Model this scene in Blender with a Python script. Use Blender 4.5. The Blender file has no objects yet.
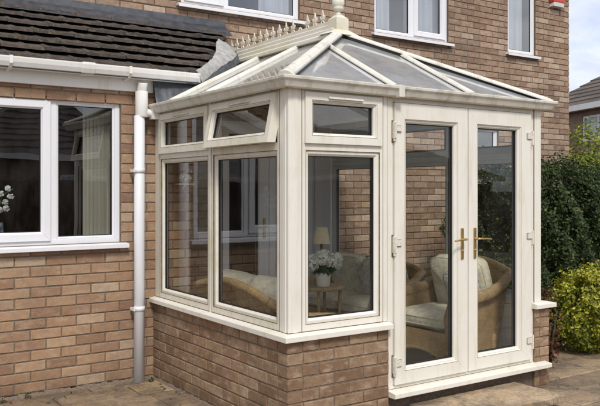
import bpy, bmesh, math, random
from mathutils import Vector, Matrix
random.seed(7)
R = math.radians
sc = bpy.context.scene
# ---------------------------------------------------------------- camera
HOR, CX, CY, FPX = 189.0, 300.0, 203.0, 760.0
CAM = Vector((-2.590, -3.923, 1.60))
cd = bpy.data.cameras.new('camera'); cam = bpy.data.objects.new('camera', cd); sc.collection.objects.link(cam)
cam.location = CAM; cam.rotation_euler = (R(90), 0, -R(34.3))
cd.sensor_width = 36; cd.lens = 36 * FPX / 600.0
cd.shift_y = -(CY - HOR) / 600.0
cd.clip_start = 0.05; cd.clip_end = 500
sc.camera = cam
# ---------------------------------------------------------------- world and sun
SUN_EL, SUN_AZ = 48, -158          # azimuth measured from +Y towards +X
SKY_STR, SUN_STR, EXPO = 0.12, 2.2, 0.27
w = bpy.data.worlds.new('World'); sc.world = w; w.use_nodes = True
nt = w.node_tree; nt.nodes.clear()
def N(nt, t, **k):
    n = nt.nodes.new(t)
    for a, v in k.items():
        if a == 'i':
            for kk, vv in v.items(): n.inputs[kk].default_value = vv
        else: setattr(n, a, v)
    return n
L = lambda nt, a, b: nt.links.new(a, b)
sky = N(nt, 'ShaderNodeTexSky', sky_type='NISHITA', sun_disc=False, sun_elevation=R(SUN_EL), sun_rotation=R(SUN_AZ))
tc = N(nt, 'ShaderNodeTexCoord')
sep = N(nt, 'ShaderNodeSeparateXYZ'); L(nt, tc.outputs['Generated'], sep.inputs[0])
ad = N(nt, 'ShaderNodeMath', operation='ADD', i={1: 0.25}); L(nt, sep.outputs[2], ad.inputs[0])
mx = N(nt, 'ShaderNodeMath', operation='MAXIMUM', i={1: 0.08}); L(nt, ad.outputs[0], mx.inputs[0])
dv = N(nt, 'ShaderNodeVectorMath', operation='DIVIDE'); L(nt, tc.outputs['Generated'], dv.inputs[0])
cb = N(nt, 'ShaderNodeCombineXYZ')
for k in range(3): L(nt, mx.outputs[0], cb.inputs[k])
L(nt, cb.outputs[0], dv.inputs[1])
no = N(nt, 'ShaderNodeTexNoise', i={'Scale': 1.5, 'Detail': 7.0, 'Roughness': 0.55, 'Distortion': 0.3}); L(nt, dv.outputs[0], no.inputs['Vector'])
cr = N(nt, 'ShaderNodeValToRGB'); L(nt, no.outputs['Fac'], cr.inputs[0])
cr.color_ramp.elements[0].position = 0.30; cr.color_ramp.elements[1].position = 0.54
cr.color_ramp.elements[0].color = (0.30, 0.30, 0.30, 1)
no2 = N(nt, 'ShaderNodeTexNoise', i={'Scale': 2.6, 'Detail': 6.0}); L(nt, dv.outputs[0], no2.inputs['Vector'])
cr2 = N(nt, 'ShaderNodeValToRGB'); L(nt, no2.outputs['Fac'], cr2.inputs[0])
cr2.color_ramp.elements[0].position = 0.35; cr2.color_ramp.elements[1].position = 0.62
cr2.color_ramp.elements[0].color = (4.8, 5.2, 6.0, 1); cr2.color_ramp.elements[1].color = (8.6, 8.7, 8.9, 1)
mixs = N(nt, 'ShaderNodeMix', data_type='RGBA')
L(nt, cr.outputs[0], mixs.inputs[0]); tint = N(nt, 'ShaderNodeMix', data_type='RGBA', blend_type='MULTIPLY'); tint.inputs[0].default_value = 1.0; tint.inputs[7].default_value = (0.95, 0.88, 1.06, 1); L(nt, sky.outputs[0], tint.inputs[6]); L(nt, tint.outputs[2], mixs.inputs[6]); L(nt, cr2.outputs[0], mixs.inputs[7])
bg = N(nt, 'ShaderNodeBackground', i={'Strength': SKY_STR}); L(nt, mixs.outputs[2], bg.inputs[0])
wo = N(nt, 'ShaderNodeOutputWorld'); L(nt, bg.outputs[0], wo.inputs[0])
sd = bpy.data.lights.new('sun', 'SUN'); sd.energy = SUN_STR; sd.angle = R(12); sd.color = (1, 0.95, 0.88)
so = bpy.data.objects.new('sun', sd); sc.collection.objects.link(so)
sdir = Vector((math.sin(R(SUN_AZ)) * math.cos(R(SUN_EL)), math.cos(R(SUN_AZ)) * math.cos(R(SUN_EL)), math.sin(R(SUN_EL))))
so.rotation_euler = sdir.to_track_quat('Z', 'Y').to_euler(); so.location = (0, -6, 9)
sc.view_settings.view_transform = 'Standard'; sc.view_settings.look = 'None'
sc.view_settings.exposure = EXPO; sc.view_settings.gamma = 1; sc.view_settings.use_curve_mapping = False
sc.render.engine = 'CYCLES'
try:
    sc.cycles.transparent_max_bounces = 24; sc.cycles.max_bounces = 10; sc.cycles.use_denoising = True
except Exception: pass
# ---------------------------------------------------------------- materials
def newmat(name):
    m = bpy.data.materials.new(name); m.use_nodes = True
    nt = m.node_tree; b = nt.nodes['Principled BSDF']; return m, nt, b
def ramp(nt, src, stops, interp='LINEAR'):
    c = N(nt, 'ShaderNodeValToRGB'); cr = c.color_ramp; cr.interpolation = interp
    while len(cr.elements) < len(stops): cr.elements.new(0.5)
    for e, (p, col) in zip(cr.elements, stops):
        e.position = p; e.color = tuple(col) + (1,) if len(col) == 3 else col
    L(nt, src, c.inputs[0]); return c.outputs[0]
def noise(nt, scale, detail=4, rough=0.55, vec=None, dist=0.0, stretch=None):
    n = N(nt, 'ShaderNodeTexNoise', i={'Scale': scale, 'Detail': detail, 'Roughness': rough, 'Distortion': dist})
    g = N(nt, 'ShaderNodeNewGeometry')
    v = g.outputs['Position']
    if stretch:
        mp = N(nt, 'ShaderNodeVectorMath', operation='MULTIPLY'); mp.inputs[1].default_value = stretch
        L(nt, v, mp.inputs[0]); v = mp.outputs[0]
    L(nt, v, n.inputs['Vector']); return n.outputs['Fac']
def mixc(nt, fac, a, b, mode='MIX'):
    m = N(nt, 'ShaderNodeMix', data_type='RGBA', blend_type=mode)
    if isinstance(fac, (int, float)): m.inputs[0].default_value = fac
    else: L(nt, fac, m.inputs[0])
    for s, i in ((a, 6), (b, 7)):
        if isinstance(s, (tuple, list)): m.inputs[i].default_value = tuple(s) + (1,)
        else: L(nt, s, m.inputs[i])
    return m.outputs[2]
def bump(nt, b, h, strength=0.3, dist=0.01):
    n = N(nt, 'ShaderNodeBump', i={'Strength': strength, 'Distance': dist}); L(nt, h, n.inputs['Height']); L(nt, n.outputs[0], b.inputs['Normal'])
def attr(nt, name='rnd'):
    return N(nt, 'ShaderNodeAttribute', attribute_name=name).outputs['Fac']
def rgbscale(nt, c, k):
    return mixc(nt, 1.0, c, (k, k, k), 'MULTIPLY')
MAT = {}
def mat_brick(name, stops, patch=0.35, pale=(0.42, 0.36, 0.30), palefac=0.5):
    m, nt, b = newmat(name)
    c = ramp(nt, attr(nt), stops)
    n1 = noise(nt, 22, 6, 0.65)
    c = mixc(nt, ramp(nt, n1, [(0.38, (0, 0, 0)), (0.72, (patch,) * 3)]), c, (0.13, 0.075, 0.05))
    n2 = noise(nt, 9, 5, 0.6, stretch=(1, 1, 2.2))
    c = mixc(nt, ramp(nt, n2, [(0.52, (0, 0, 0)), (0.72, (palefac,) * 3)]), c, pale)
    n3 = noise(nt, 260, 3, 0.7)
    c = mixc(nt, ramp(nt, n3, [(0.35, (0.72,) * 3), (0.62, (1.12,) * 3)]), (0, 0, 0), c) if False else mixc(nt, 0.5, c, mixc(nt, 1.0, c, ramp(nt, n3, [(0.3, (0.55,) * 3), (0.65, (1.3,) * 3)]), 'MULTIPLY'))
    n4 = noise(nt, 1.3, 3, 0.5)
    c = mixc(nt, 1.0, c, ramp(nt, n4, [(0.3, (0.84, 0.84, 0.85)), (0.7, (1.1, 1.08, 1.05))]), 'MULTIPLY')
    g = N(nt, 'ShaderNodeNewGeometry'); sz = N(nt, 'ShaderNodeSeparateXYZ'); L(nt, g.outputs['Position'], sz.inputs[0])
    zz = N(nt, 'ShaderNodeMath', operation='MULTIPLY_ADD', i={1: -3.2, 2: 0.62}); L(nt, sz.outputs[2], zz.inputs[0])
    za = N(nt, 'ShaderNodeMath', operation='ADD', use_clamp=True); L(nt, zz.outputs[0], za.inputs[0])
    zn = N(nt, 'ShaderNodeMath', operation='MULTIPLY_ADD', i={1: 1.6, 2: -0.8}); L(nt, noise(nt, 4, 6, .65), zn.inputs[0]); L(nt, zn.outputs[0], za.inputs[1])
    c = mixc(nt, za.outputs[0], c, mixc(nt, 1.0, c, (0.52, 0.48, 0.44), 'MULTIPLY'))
    L(nt, c, b.inputs['Base Color']); b.inputs['Roughness'].default_value = 0.92
    b.inputs['Specular IOR Level'].default_value = 0.2
    sm = N(nt, 'ShaderNodeMath', operation='ADD'); L(nt, noise(nt, 130, 5, 0.7), sm.inputs[0]); L(nt, n1, sm.inputs[1])
    bump(nt, b, sm.outputs[0], 0.55, 0.006)
    MAT[name] = m
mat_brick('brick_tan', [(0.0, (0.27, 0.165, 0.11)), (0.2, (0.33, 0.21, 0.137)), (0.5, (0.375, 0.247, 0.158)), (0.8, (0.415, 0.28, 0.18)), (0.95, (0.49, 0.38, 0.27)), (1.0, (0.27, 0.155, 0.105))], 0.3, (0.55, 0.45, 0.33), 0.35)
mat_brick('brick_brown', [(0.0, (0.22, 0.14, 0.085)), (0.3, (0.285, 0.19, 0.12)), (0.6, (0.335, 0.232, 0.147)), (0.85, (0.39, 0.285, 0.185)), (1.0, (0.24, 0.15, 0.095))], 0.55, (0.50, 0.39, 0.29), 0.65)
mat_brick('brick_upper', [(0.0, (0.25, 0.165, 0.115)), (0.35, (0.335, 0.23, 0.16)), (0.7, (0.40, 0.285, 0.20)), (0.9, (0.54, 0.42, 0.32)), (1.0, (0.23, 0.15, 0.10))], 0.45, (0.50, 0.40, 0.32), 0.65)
def mat_simple(name, col, rough=0.6, spec=0.4, var=0.15, scale=30, bmp=0.0, metal=0.0, bscale=None):
    m, nt, b = newmat(name)
    n = noise(nt, scale, 5, 0.6)
    c = mixc(nt, 1.0, tuple(col), ramp(nt, n, [(0.3, (1 - var,) * 3), (0.7, (1 + var,) * 3)]), 'MULTIPLY')
    L(nt, c, b.inputs['Base Color']); b.inputs['Roughness'].default_value = rough
    b.inputs['Specular IOR Level'].default_value = spec; b.inputs['Metallic'].default_value = metal
    if bmp: bump(nt, b, noise(nt, bscale or scale * 4, 5, 0.7), bmp, 0.004)
    MAT[name] = m; return m
mat_simple('mortar', (0.19, 0.148, 0.11), 0.95, 0.1, 0.3, 60, 0.6)
mat_simple('mortar_dark', (0.15, 0.118, 0.09), 0.95, 0.1, 0.35, 50, 0.6)
mat_simple('mortar_render', (0.36, 0.355, 0.34), 0.9, 0.2, 0.3, 18, 0.35)
def mat_upvc(name, base, dirt, dfac, green=0.25, rough=0.38):
    m, nt, b = newmat(name)
    n = noise(nt, 9, 8, 0.72, stretch=(1.0, 1.0, 0.16), dist=0.25)
    c = mixc(nt, ramp(nt, n, [(0.50, (0, 0, 0)), (0.80, (dfac,) * 3)]), base, dirt)
    n2 = noise(nt, 3.1, 5, 0.6, stretch=(1, 1, 1.6))
    c = mixc(nt, ramp(nt, n2, [(0.5, (0, 0, 0)), (0.75, (green,) * 3)]), c, (0.50, 0.47, 0.25))
    n3 = noise(nt, 90, 6, 0.75, stretch=(1, 1, 0.25))
    c = mixc(nt, ramp(nt, n3, [(0.62, (0, 0, 0)), (0.85, (dfac * 0.6,) * 3)]), c, (0.30, 0.26, 0.19))
    L(nt, c, b.inputs['Base Color']); b.inputs['Specular IOR Level'].default_value = 0.4
    L(nt, ramp(nt, n, [(0.3, (rough,) * 3), (0.8, (0.75,) * 3)]), b.inputs['Roughness'])
    bump(nt, b, n3, 0.08, 0.002)
    MAT[name] = m
mat_upvc('upvc_cream', (0.70, 0.67, 0.58), (0.42, 0.37, 0.23), 0.62, 0.7)
mat_upvc('upvc_pale', (0.74, 0.715, 0.64), (0.46, 0.40, 0.28), 0.55, 0.15)
mat_upvc('upvc_weathered', (0.66, 0.64, 0.57), (0.28, 0.24, 0.17), 0.9, 0.3, 0.5)
mat_upvc('upvc_white', (0.76, 0.77, 0.80), (0.55, 0.54, 0.52), 0.3, 0.03, 0.3)
mat_upvc('gutter_white', (0.76, 0.75, 0.72), (0.46, 0.41, 0.32), 0.6, 0.08, 0.4)
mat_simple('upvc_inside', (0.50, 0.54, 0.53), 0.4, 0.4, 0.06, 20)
mat_simple('grime', (0.17, 0.125, 0.065), 0.9, 0.1, 0.4, 40)
mat_simple('gasket', (0.012, 0.012, 0.014), 0.5, 0.4, 0.1)
mat_simple('brass', (0.50, 0.35, 0.14), 0.35, 0.5, 0.2, 60, 0, 0.9)
mat_simple('hinge_white', (0.66, 0.63, 0.55), 0.45, 0.4, 0.2, 60)
mat_simple('lead', (0.055, 0.06, 0.07), 0.45, 0.5, 0.45, 14, 0.5, 0.0, 18)
mat_simple('plaster', (0.55, 0.53, 0.48), 0.9, 0.2, 0.1, 5)
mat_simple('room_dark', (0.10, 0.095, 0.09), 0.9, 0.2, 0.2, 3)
mat_simple('carpet', (0.16, 0.15, 0.13), 0.95, 0.1, 0.2, 60)
mat_simple('floor_tile', (0.48, 0.48, 0.43), 0.4, 0.4, 0.15, 6)
mat_simple('red_plastic', (0.52, 0.045, 0.03), 0.4, 0.5, 0.12, 20)
mat_simple('pot_white', (0.70, 0.69, 0.65), 0.35, 0.5, 0.06, 20)
mat_simple('shade_cream', (0.62, 0.54, 0.36), 0.85, 0.2, 0.08, 40)
mat_simple('wood', (0.22, 0.12, 0.06), 0.5, 0.4, 0.25, 30)
mat_simple('stem_green', (0.06, 0.11, 0.03), 0.6, 0.3, 0.2)
mat_simple('bark', (0.09, 0.065, 0.045), 0.9, 0.1, 0.3, 40, 0.6)
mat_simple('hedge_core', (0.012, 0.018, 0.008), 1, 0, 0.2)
mat_simple('red_brick_base', (0.34, 0.13, 0.09), 0.9, 0.2, 0.3, 30, 0.5)
mat_simple('fence_wood', (0.10, 0.065, 0.045), 0.85, 0.2, 0.3, 12, 0.4)
mat_simple('soil', (0.05, 0.036, 0.025), 1, 0.1, 0.4, 25, 0.8)
# fabric
def mat_fabric(name, base, other, scale=16):
    m, nt, b = newmat(name)
    c = mixc(nt, ramp(nt, noise(nt, scale, 5, 0.7), [(0.45, (0, 0, 0)), (0.6, (0.7,) * 3)]), base, other)
    L(nt, c, b.inputs['Base Color']); b.inputs['Roughness'].default_value = 0.95
    bump(nt, b, noise(nt, 25, 4, 0.6), 0.5, 0.02); MAT[name] = m
mat_fabric('cushion_fabric', (0.62, 0.59, 0.47), (0.44, 0.43, 0.33))
mat_fabric('cushion_floral', (0.52, 0.50, 0.45), (0.20, 0.24, 0.20), 34)
def mat_curtain(name, base, scale=26, axis=(1, 0, 0)):
    m, nt, b = newmat(name)
    L(nt, mixc(nt, 1.0, base, ramp(nt, noise(nt, 6, 4, 0.6, stretch=(6, 6, 0.2)), [(0.3, (0.85,) * 3), (0.7, (1.1,) * 3)]), 'MULTIPLY'), b.inputs['Base Color'])
    b.inputs['Roughness'].default_value = 0.9
    tr = N(nt, 'ShaderNodeBsdfTranslucent'); tr.inputs[0].default_value = tuple(base) + (1,)
    mx = N(nt, 'ShaderNodeMixShader', i={0: 0.35}); L(nt, b.outputs[0], mx.inputs[1]); L(nt, tr.outputs[0], mx.inputs[2])
    L(nt, mx.outputs[0], nt.nodes['Material Output'].inputs[0]); MAT[name] = m
mat_curtain('net_curtain', (0.80, 0.82, 0.86)); mat_curtain('blind_cream', (0.72, 0.69, 0.58))
# wicker
m, nt, b = newmat('wicker')
g = N(nt, 'ShaderNodeNewGeometry')
wv = N(nt, 'ShaderNodeTexWave', wave_type='BANDS', bands_direction='Z', i={'Scale': 42.0, 'Distortion': 3.0, 'Detail': 2.0}); L(nt, g.outputs['Position'], wv.inputs[0])
wx = N(nt, 'ShaderNodeTexWave', wave_type='BANDS', bands_direction='DIAGONAL', i={'Scale': 34.0, 'Distortion': 3.0}); L(nt, g.outputs['Position'], wx.inputs[0])
mm = N(nt, 'ShaderNodeMath', operation='MULTIPLY'); L(nt, wv.outputs['Fac'], mm.inputs[0]); L(nt, wx.outputs['Fac'], mm.inputs[1])
c = ramp(nt, mm.outputs[0], [(0.0, (0.25, 0.165, 0.08)), (0.5, (0.52, 0.37, 0.19))])
c = mixc(nt, 1.0, c, ramp(nt, noise(nt, 12, 5), [(0.3, (0.75,) * 3), (0.7, (1.2,) * 3)]), 'MULTIPLY')
L(nt, c, b.inputs['Base Color']); b.inputs['Roughness'].default_value = 0.5; bump(nt, b, mm.outputs[0], 0.8, 0.006); MAT['wicker'] = m
# glass: thin double glazing, clear with a mirror share that grows with the angle
def mat_glass(name, ior, tint, dirt=0.02):
    m, nt, b = newmat(name); nt.nodes.remove(b)
    lw = N(nt, 'ShaderNodeLayerWeight', i={'Blend': 0.5}); pw = N(nt, 'ShaderNodeMath', operation='POWER', i={1: 4.0}); L(nt, lw.outputs['Facing'], pw.inputs[0])
    r0 = ior; fr = N(nt, 'ShaderNodeMath', operation='MULTIPLY_ADD', i={1: 1 - r0, 2: r0}); L(nt, pw.outputs[0], fr.inputs[0])
    t = N(nt, 'ShaderNodeBsdfTransparent'); t.inputs[0].default_value = tuple(tint) + (1,)
    gl = N(nt, 'ShaderNodeBsdfGlossy', i={'Roughness': 0.0}); gl.inputs[0].default_value = (0.95, 0.97, 1, 1)
    nb = N(nt, 'ShaderNodeBump', i={'Strength': 0.05, 'Distance': 0.02}); L(nt, noise(nt, 2.2, 2, 0.4), nb.inputs['Height']); L(nt, nb.outputs[0], gl.inputs['Normal'])
    mx = N(nt, 'ShaderNodeMixShader'); L(nt, fr.outputs[0], mx.inputs[0]); L(nt, t.outputs[0], mx.inputs[1]); L(nt, gl.outputs[0], mx.inputs[2])
    d = N(nt, 'ShaderNodeBsdfDiffuse'); d.inputs[0].default_value = (0.4, 0.39, 0.36, 1)
    m2 = N(nt, 'ShaderNodeMixShader'); L(nt, ramp(nt, noise(nt, 5, 6, 0.7, stretch=(1, 1, 0.4)), [(0.45, (0.0,) * 3), (0.8, (dirt * 2.5,) * 3)]), m2.inputs[0])
    L(nt, mx.outputs[0], m2.inputs[1]); L(nt, d.outputs[0], m2.inputs[2])
    L(nt, m2.outputs[0], nt.nodes['Material Output'].inputs[0]); MAT[name] = m
mat_glass('glass', 0.055, (0.985, 0.99, 0.96)); mat_glass('glass_house', 0.13, (0.8, 0.82, 0.82))
mat_glass('glass_upper', 0.21, (0.85, 0.88, 0.9), 0.01)
# roof panels
m, nt, b = newmat('roof_glazing')
n1 = noise(nt, 2.5, 7, 0.7, dist=0.5); 
c = mixc(nt, ramp(nt, n1, [(0.40, (0, 0, 0)), (0.70, (0.8,) * 3)]), (0.82, 0.86, 0.92), (0.62, 0.57, 0.48))
L(nt, c, b.inputs['Base Color']); L(nt, ramp(nt, n1, [(0.35, (0.08,) * 3), (0.7, (0.5,) * 3)]), b.inputs['Roughness']); b.inputs['Specular IOR Level'].default_value = 1.0
tr = N(nt, 'ShaderNodeBsdfTranslucent'); tr.inputs[0].default_value = (0.97, 0.97, 0.95, 1)
mx = N(nt, 'ShaderNodeMixShader', i={0: 0.38}); L(nt, b.outputs[0], mx.inputs[1]); L(nt, tr.outputs[0], mx.inputs[2])
gl = N(nt, 'ShaderNodeBsdfGlossy', i={'Roughness': 0.06}); lw = N(nt, 'ShaderNodeLayerWeight', i={'Blend': 0.5}); pw = N(nt, 'ShaderNodeMath', operation='POWER', i={1: 3.0}); L(nt, lw.outputs['Facing'], pw.inputs[0])
fm = N(nt, 'ShaderNodeMath', operation='MULTIPLY_ADD', i={1: .75, 2: .26}); L(nt, pw.outputs[0], fm.inputs[0])
f2 = N(nt, 'ShaderNodeMath', operation='MULTIPLY'); L(nt, fm.outputs[0], f2.inputs[0]); L(nt, ramp(nt, noise(nt, 6, 6, .7, stretch=(1, 1, 1)), [(.35, (1,) * 3), (.70, (.65,) * 3)]), f2.inputs[1])
m3 = N(nt, 'ShaderNodeMixShader'); L(nt, f2.outputs[0], m3.inputs[0]); L(nt, mx.outputs[0], m3.inputs[1]); L(nt, gl.outputs[0], m3.inputs[2])
L(nt, m3.outputs[0], nt.nodes['Material Output'].inputs[0]); MAT['roof_glazing'] = m
# roof tiles
m, nt, b = newmat('roof_tile')
c = ramp(nt, attr(nt), [(0, (0.036, 0.027, 0.022)), (0.5, (0.055, 0.041, 0.034)), (1, (0.085, 0.06, 0.05))])
n1 = noise(nt, 16, 6, 0.7); c = mixc(nt, ramp(nt, n1, [(0.5, (0, 0, 0)), (0.72, (0.6,) * 3)]), c, (0.17, 0.15, 0.13))
n2 = noise(nt, 26, 5, 0.7); c = mixc(nt, ramp(nt, n2, [(0.57, (0, 0, 0)), (0.65, (0.75,) * 3)]), c, (0.20, 0.145, 0.045))
n3 = noise(nt, 8, 5, 0.6); c = mixc(nt, ramp(nt, n3, [(0.62, (0, 0, 0)), (0.75, (0.6,) * 3)]), c, (0.035, 0.045, 0.02))
L(nt, c, b.inputs['Base Color']); b.inputs['Roughness'].default_value = 0.75; bump(nt, b, noise(nt, 90, 6, 0.7), 0.7, 0.008); MAT['roof_tile'] = m
m, nt, b = newmat('neighbour_tile')
c = ramp(nt, attr(nt), [(0, (0.075, 0.06, 0.048)), (1, (0.12, 0.095, 0.075))]); L(nt, c, b.inputs['Base Color']); b.inputs['Roughness'].default_value = 0.85; MAT['neighbour_tile'] = m
# brick texture for far walls
m, nt, b = newmat('far_brick')
g = N(nt, 'ShaderNodeNewGeometry'); s = N(nt, 'ShaderNodeSeparateXYZ'); L(nt, g.outputs['Position'], s.inputs[0])
a = N(nt, 'ShaderNodeMath', operation='ADD'); L(nt, s.outputs[0], a.inputs[0]); L(nt, s.outputs[1], a.inputs[1])
cx = N(nt, 'ShaderNodeCombineXYZ'); L(nt, a.outputs[0], cx.inputs[0]); L(nt, s.outputs[2], cx.inputs[1])
bt = N(nt, 'ShaderNodeTexBrick', i={'Scale': 1.0, 'Brick Width': 0.235, 'Row Height': 0.078, 'Mortar Size': 0.008, 'Color1': (0.19, 0.11, 0.08, 1), 'Color2': (0.27, 0.17, 0.12, 1), 'Mortar': (0.2, 0.17, 0.14, 1)}); L(nt, cx.outputs[0], bt.inputs[0])
L(nt, bt.outputs[0], b.inputs['Base Color']); b.inputs['Roughness'].default_value = 0.9; MAT['far_brick'] = m
# paving
def mat_paving(name, stops):
    m, nt, b = newmat(name)
    c = ramp(nt, attr(nt), stops)
    n1 = noise(nt, 3.2, 7, 0.7, dist=0.8); c = mixc(nt, ramp(nt, n1, [(0.42, (0, 0, 0)), (0.60, (0.8,) * 3)]), c, (0.10, 0.078, 0.055))
    n2 = noise(nt, 5.5, 6, 0.65, dist=0.4); c = mixc(nt, ramp(nt, n2, [(0.52, (0, 0, 0)), (0.7, (0.6,) * 3)]), c, (0.36, 0.22, 0.09))
    n3 = noise(nt, 45, 6, 0.75); c = mixc(nt, 1.0, c, ramp(nt, n3, [(0.3, (0.65,) * 3), (0.7, (1.3,) * 3)]), 'MULTIPLY')
    L(nt, c, b.inputs['Base Color']); L(nt, ramp(nt, n1, [(0.3, (0.55,) * 3), (0.7, (0.85,) * 3)]), b.inputs['Roughness'])
    sm = N(nt, 'ShaderNodeMath', operation='ADD'); L(nt, noise(nt, 9, 7, 0.7, dist=1), sm.inputs[0]); L(nt, n3, sm.inputs[1])
    bump(nt, b, sm.outputs[0], 0.5, 0.012); MAT[name] = m
mat_paving('paving', [(0, (0.22, 0.16, 0.105)), (0.4, (0.30, 0.22, 0.14)), (0.7, (0.36, 0.265, 0.165)), (1, (0.26, 0.18, 0.13))])
mat_paving('step_stone', [(0, (0.42, 0.31, 0.20)), (1, (0.50, 0.38, 0.25))])
# leaves
def mat_leaf(name, stops, rough=0.5):
    m, nt, b = newmat(name)
    c = ramp(nt, attr(nt), stops); L(nt, c, b.inputs['Base Color']); b.inputs['Roughness'].default_value = rough; b.inputs['Specular IOR Level'].default_value = 0.35
    tr = N(nt, 'ShaderNodeBsdfTranslucent'); L(nt, c, tr.inputs[0])
    mx = N(nt, 'ShaderNodeMixShader', i={0: 0.25}); L(nt, b.outputs[0], mx.inputs[1]); L(nt, tr.outputs[0], mx.inputs[2])
    L(nt, mx.outputs[0], nt.nodes['Material Output'].inputs[0]); MAT[name] = m
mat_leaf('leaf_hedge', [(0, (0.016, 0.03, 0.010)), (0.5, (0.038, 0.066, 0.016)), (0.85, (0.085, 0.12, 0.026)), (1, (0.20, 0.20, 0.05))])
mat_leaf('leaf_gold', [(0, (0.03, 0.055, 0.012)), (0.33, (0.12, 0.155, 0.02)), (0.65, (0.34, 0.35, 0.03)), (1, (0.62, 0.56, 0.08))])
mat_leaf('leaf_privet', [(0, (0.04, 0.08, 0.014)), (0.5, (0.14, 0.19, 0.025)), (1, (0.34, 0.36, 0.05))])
mat_leaf('leaf_red', [(0, (0.06, 0.02, 0.012)), (0.5, (0.16, 0.05, 0.025)), (0.8, (0.05, 0.08, 0.02)), (1, (0.28, 0.10, 0.05))])
mat_leaf('leaf_plant', [(0, (0.02, 0.05, 0.012)), (1, (0.06, 0.12, 0.03))])
mat_leaf('petal', [(0, (0.78, 0.80, 0.70)), (1, (0.92, 0.92, 0.88))], 0.8)
# ---------------------------------------------------------------- mesh builder
class MB:
    def __init__(s, mp=None): s.v = []; s.f = []; s.m = []; s.r = []; s.mp = mp or (lambda a, b, c: (a, b, c)); s.sm = []
    def face(s, pts, mi=0, r=0.5, smooth=False):
        k = len(s.v); s.v += [s.mp(*p) for p in pts]; s.f.append(list(range(k, k + len(pts)))); s.m.append(mi); s.r.append(r); s.sm.append(smooth)
    def grid(s, verts, faces, mi=0, r=0.5, smooth=False):
        k = len(s.v); s.v += [s.mp(*p) for p in verts]
        for f in faces: s.f.append([k + i for i in f]); s.m.append(mi); s.r.append(r); s.sm.append(smooth)
    def hexa(s, P, mi=0, r=0.5):
        s.grid(P, [(0, 1, 2, 3), (7, 6, 5, 4), (0, 4, 5, 1), (1, 5, 6, 2), (2, 6, 7, 3), (3, 7, 4, 0)], mi, r)
    def box(s, a0, a1, b0, b1, c0, c1, mi=0, r=0.5, jit=0.0):
        P = [(a0, b0, c0), (a1, b0, c0), (a1, b1, c0), (a0, b1, c0), (a0, b0, c1), (a1, b0, c1), (a1, b1, c1), (a0, b1, c1)]
        if jit: P = [tuple(q + random.uniform(-jit, jit) for q in p) for p in P]
        s.hexa(P, mi, r)
    def prism(s, prof, a, b, axis_fn, mi=0, r=0.5):   # prof list of (p,q); axis_fn(t,p,q)->point
        n = len(prof); V = [axis_fn(a, *p) for p in prof] + [axis_fn(b, *p) for p in prof]
        F = [tuple(range(n)), tuple(range(2 * n - 1, n - 1, -1))] + [(i, (i + 1) % n, n + (i + 1) % n, n + i) for i in range(n)]
        s.grid(V, F, mi, r)
    def tube(s, path, rad, seg=10, mi=0, r=0.5, closed=False, cap=True):
        path = [Vector(p) for p in path]; n = len(path); V = []; F = []
        rads = rad if isinstance(rad, (list, tuple)) else [rad] * n
        up = None
        for i, p in enumerate(path):
            t = (path[(i + 1) % n if closed else min(i + 1, n - 1)] - path[(i - 1) % n if closed else max(i - 1, 0)]).normalized()
            if up is None: up = Vector((0, 0, 1)) if abs(t.z) < 0.9 else Vector((1, 0, 0))
            x = t.cross(up)
            if x.length < 1e-4: x = t.orthogonal()
            x.normalize(); y = x.cross(t).normalized(); up = y
            for k in range(seg):
                a = 2 * math.pi * k / seg; V.append(tuple(p + (x * math.cos(a) + y * math.sin(a)) * rads[i]))
        for i in range(n if closed else n - 1):
            for k in range(seg):
                j = (i + 1) % n; F.append((i * seg + k, i * seg + (k + 1) % seg, j * seg + (k + 1) % seg, j * seg + k))
        if cap and not closed: F.append(tuple(range(seg))); F.append(tuple((n - 1) * seg + k for k in reversed(range(seg))))
        s.grid(V, F, mi, r, True)
    def lathe(s, prof, c, seg=20, mi=0, r=0.5, smooth=True):
        V = []; F = []; n = len(prof)
        for rr, z in prof:
            for k in range(seg):
                a = 2 * math.pi * k / seg; V.append((c[0] + rr * math.cos(a), c[1] + rr * math.sin(a), c[2] + z))
        for i in range(n - 1):
            for k in range(seg): F.append((i * seg + k, i * seg + (k + 1) % seg, (i + 1) * seg + (k + 1) % seg, (i + 1) * seg + k))
        F.append(tuple(reversed(range(seg)))); F.append(tuple((n - 1) * seg + k for k in range(seg)))
        s.grid(V, F, mi, r, smooth)
    def build(s, name, mats, parent=None, bevel=0.0, recalc=True, merge=False):
        if isinstance(mats, str): mats = [mats]
        me = bpy.data.meshes.new(name); me.from_pydata(s.v, [], s.f)
        for q in mats: me.materials.append(MAT[q])
        me.polygons.foreach_set('material_index', s.m)
        me.polygons.foreach_set('use_smooth', s.sm)
        a = me.attributes.new('rnd', 'FLOAT', 'FACE'); a.data.foreach_set('value', s.r)
        if recalc:
            bm = bmesh.new(); bm.from_mesh(me)
            if merge: bmesh.ops.remove_doubles(bm, verts=bm.verts, dist=1e-5)
            bmesh.ops.recalc_face_normals(bm, faces=bm.faces); bm.to_mesh(me); bm.free()
        me.update(); o = bpy.data.objects.new(name, me); sc.collection.objects.link(o)
        if parent: o.parent = parent; o.matrix_parent_inverse = Matrix.Translation(-parent.location) if parent.location.length else Matrix()
        if bevel:
            md = o.modifiers.new('bevel', 'BEVEL'); md.width = bevel; md.segments = 2; md.limit_method = 'ANGLE'; md.angle_limit = R(35)
        return o
def thing(name, label, cat, loc=(0, 0, 0), group=None):
    o = bpy.data.objects.new(name, None); sc.collection.objects.link(o); o.location = loc; o.empty_display_size = 0.1
    o['label'] = label; o['category'] = cat
    if group: o['group'] = group
    return o
def tag(o, label, cat, group=None):
    o['label'] = label; o['category'] = cat
    if group: o['group'] = group
    return o
def struct(o): o['kind'] = 'structure'; return o
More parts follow.
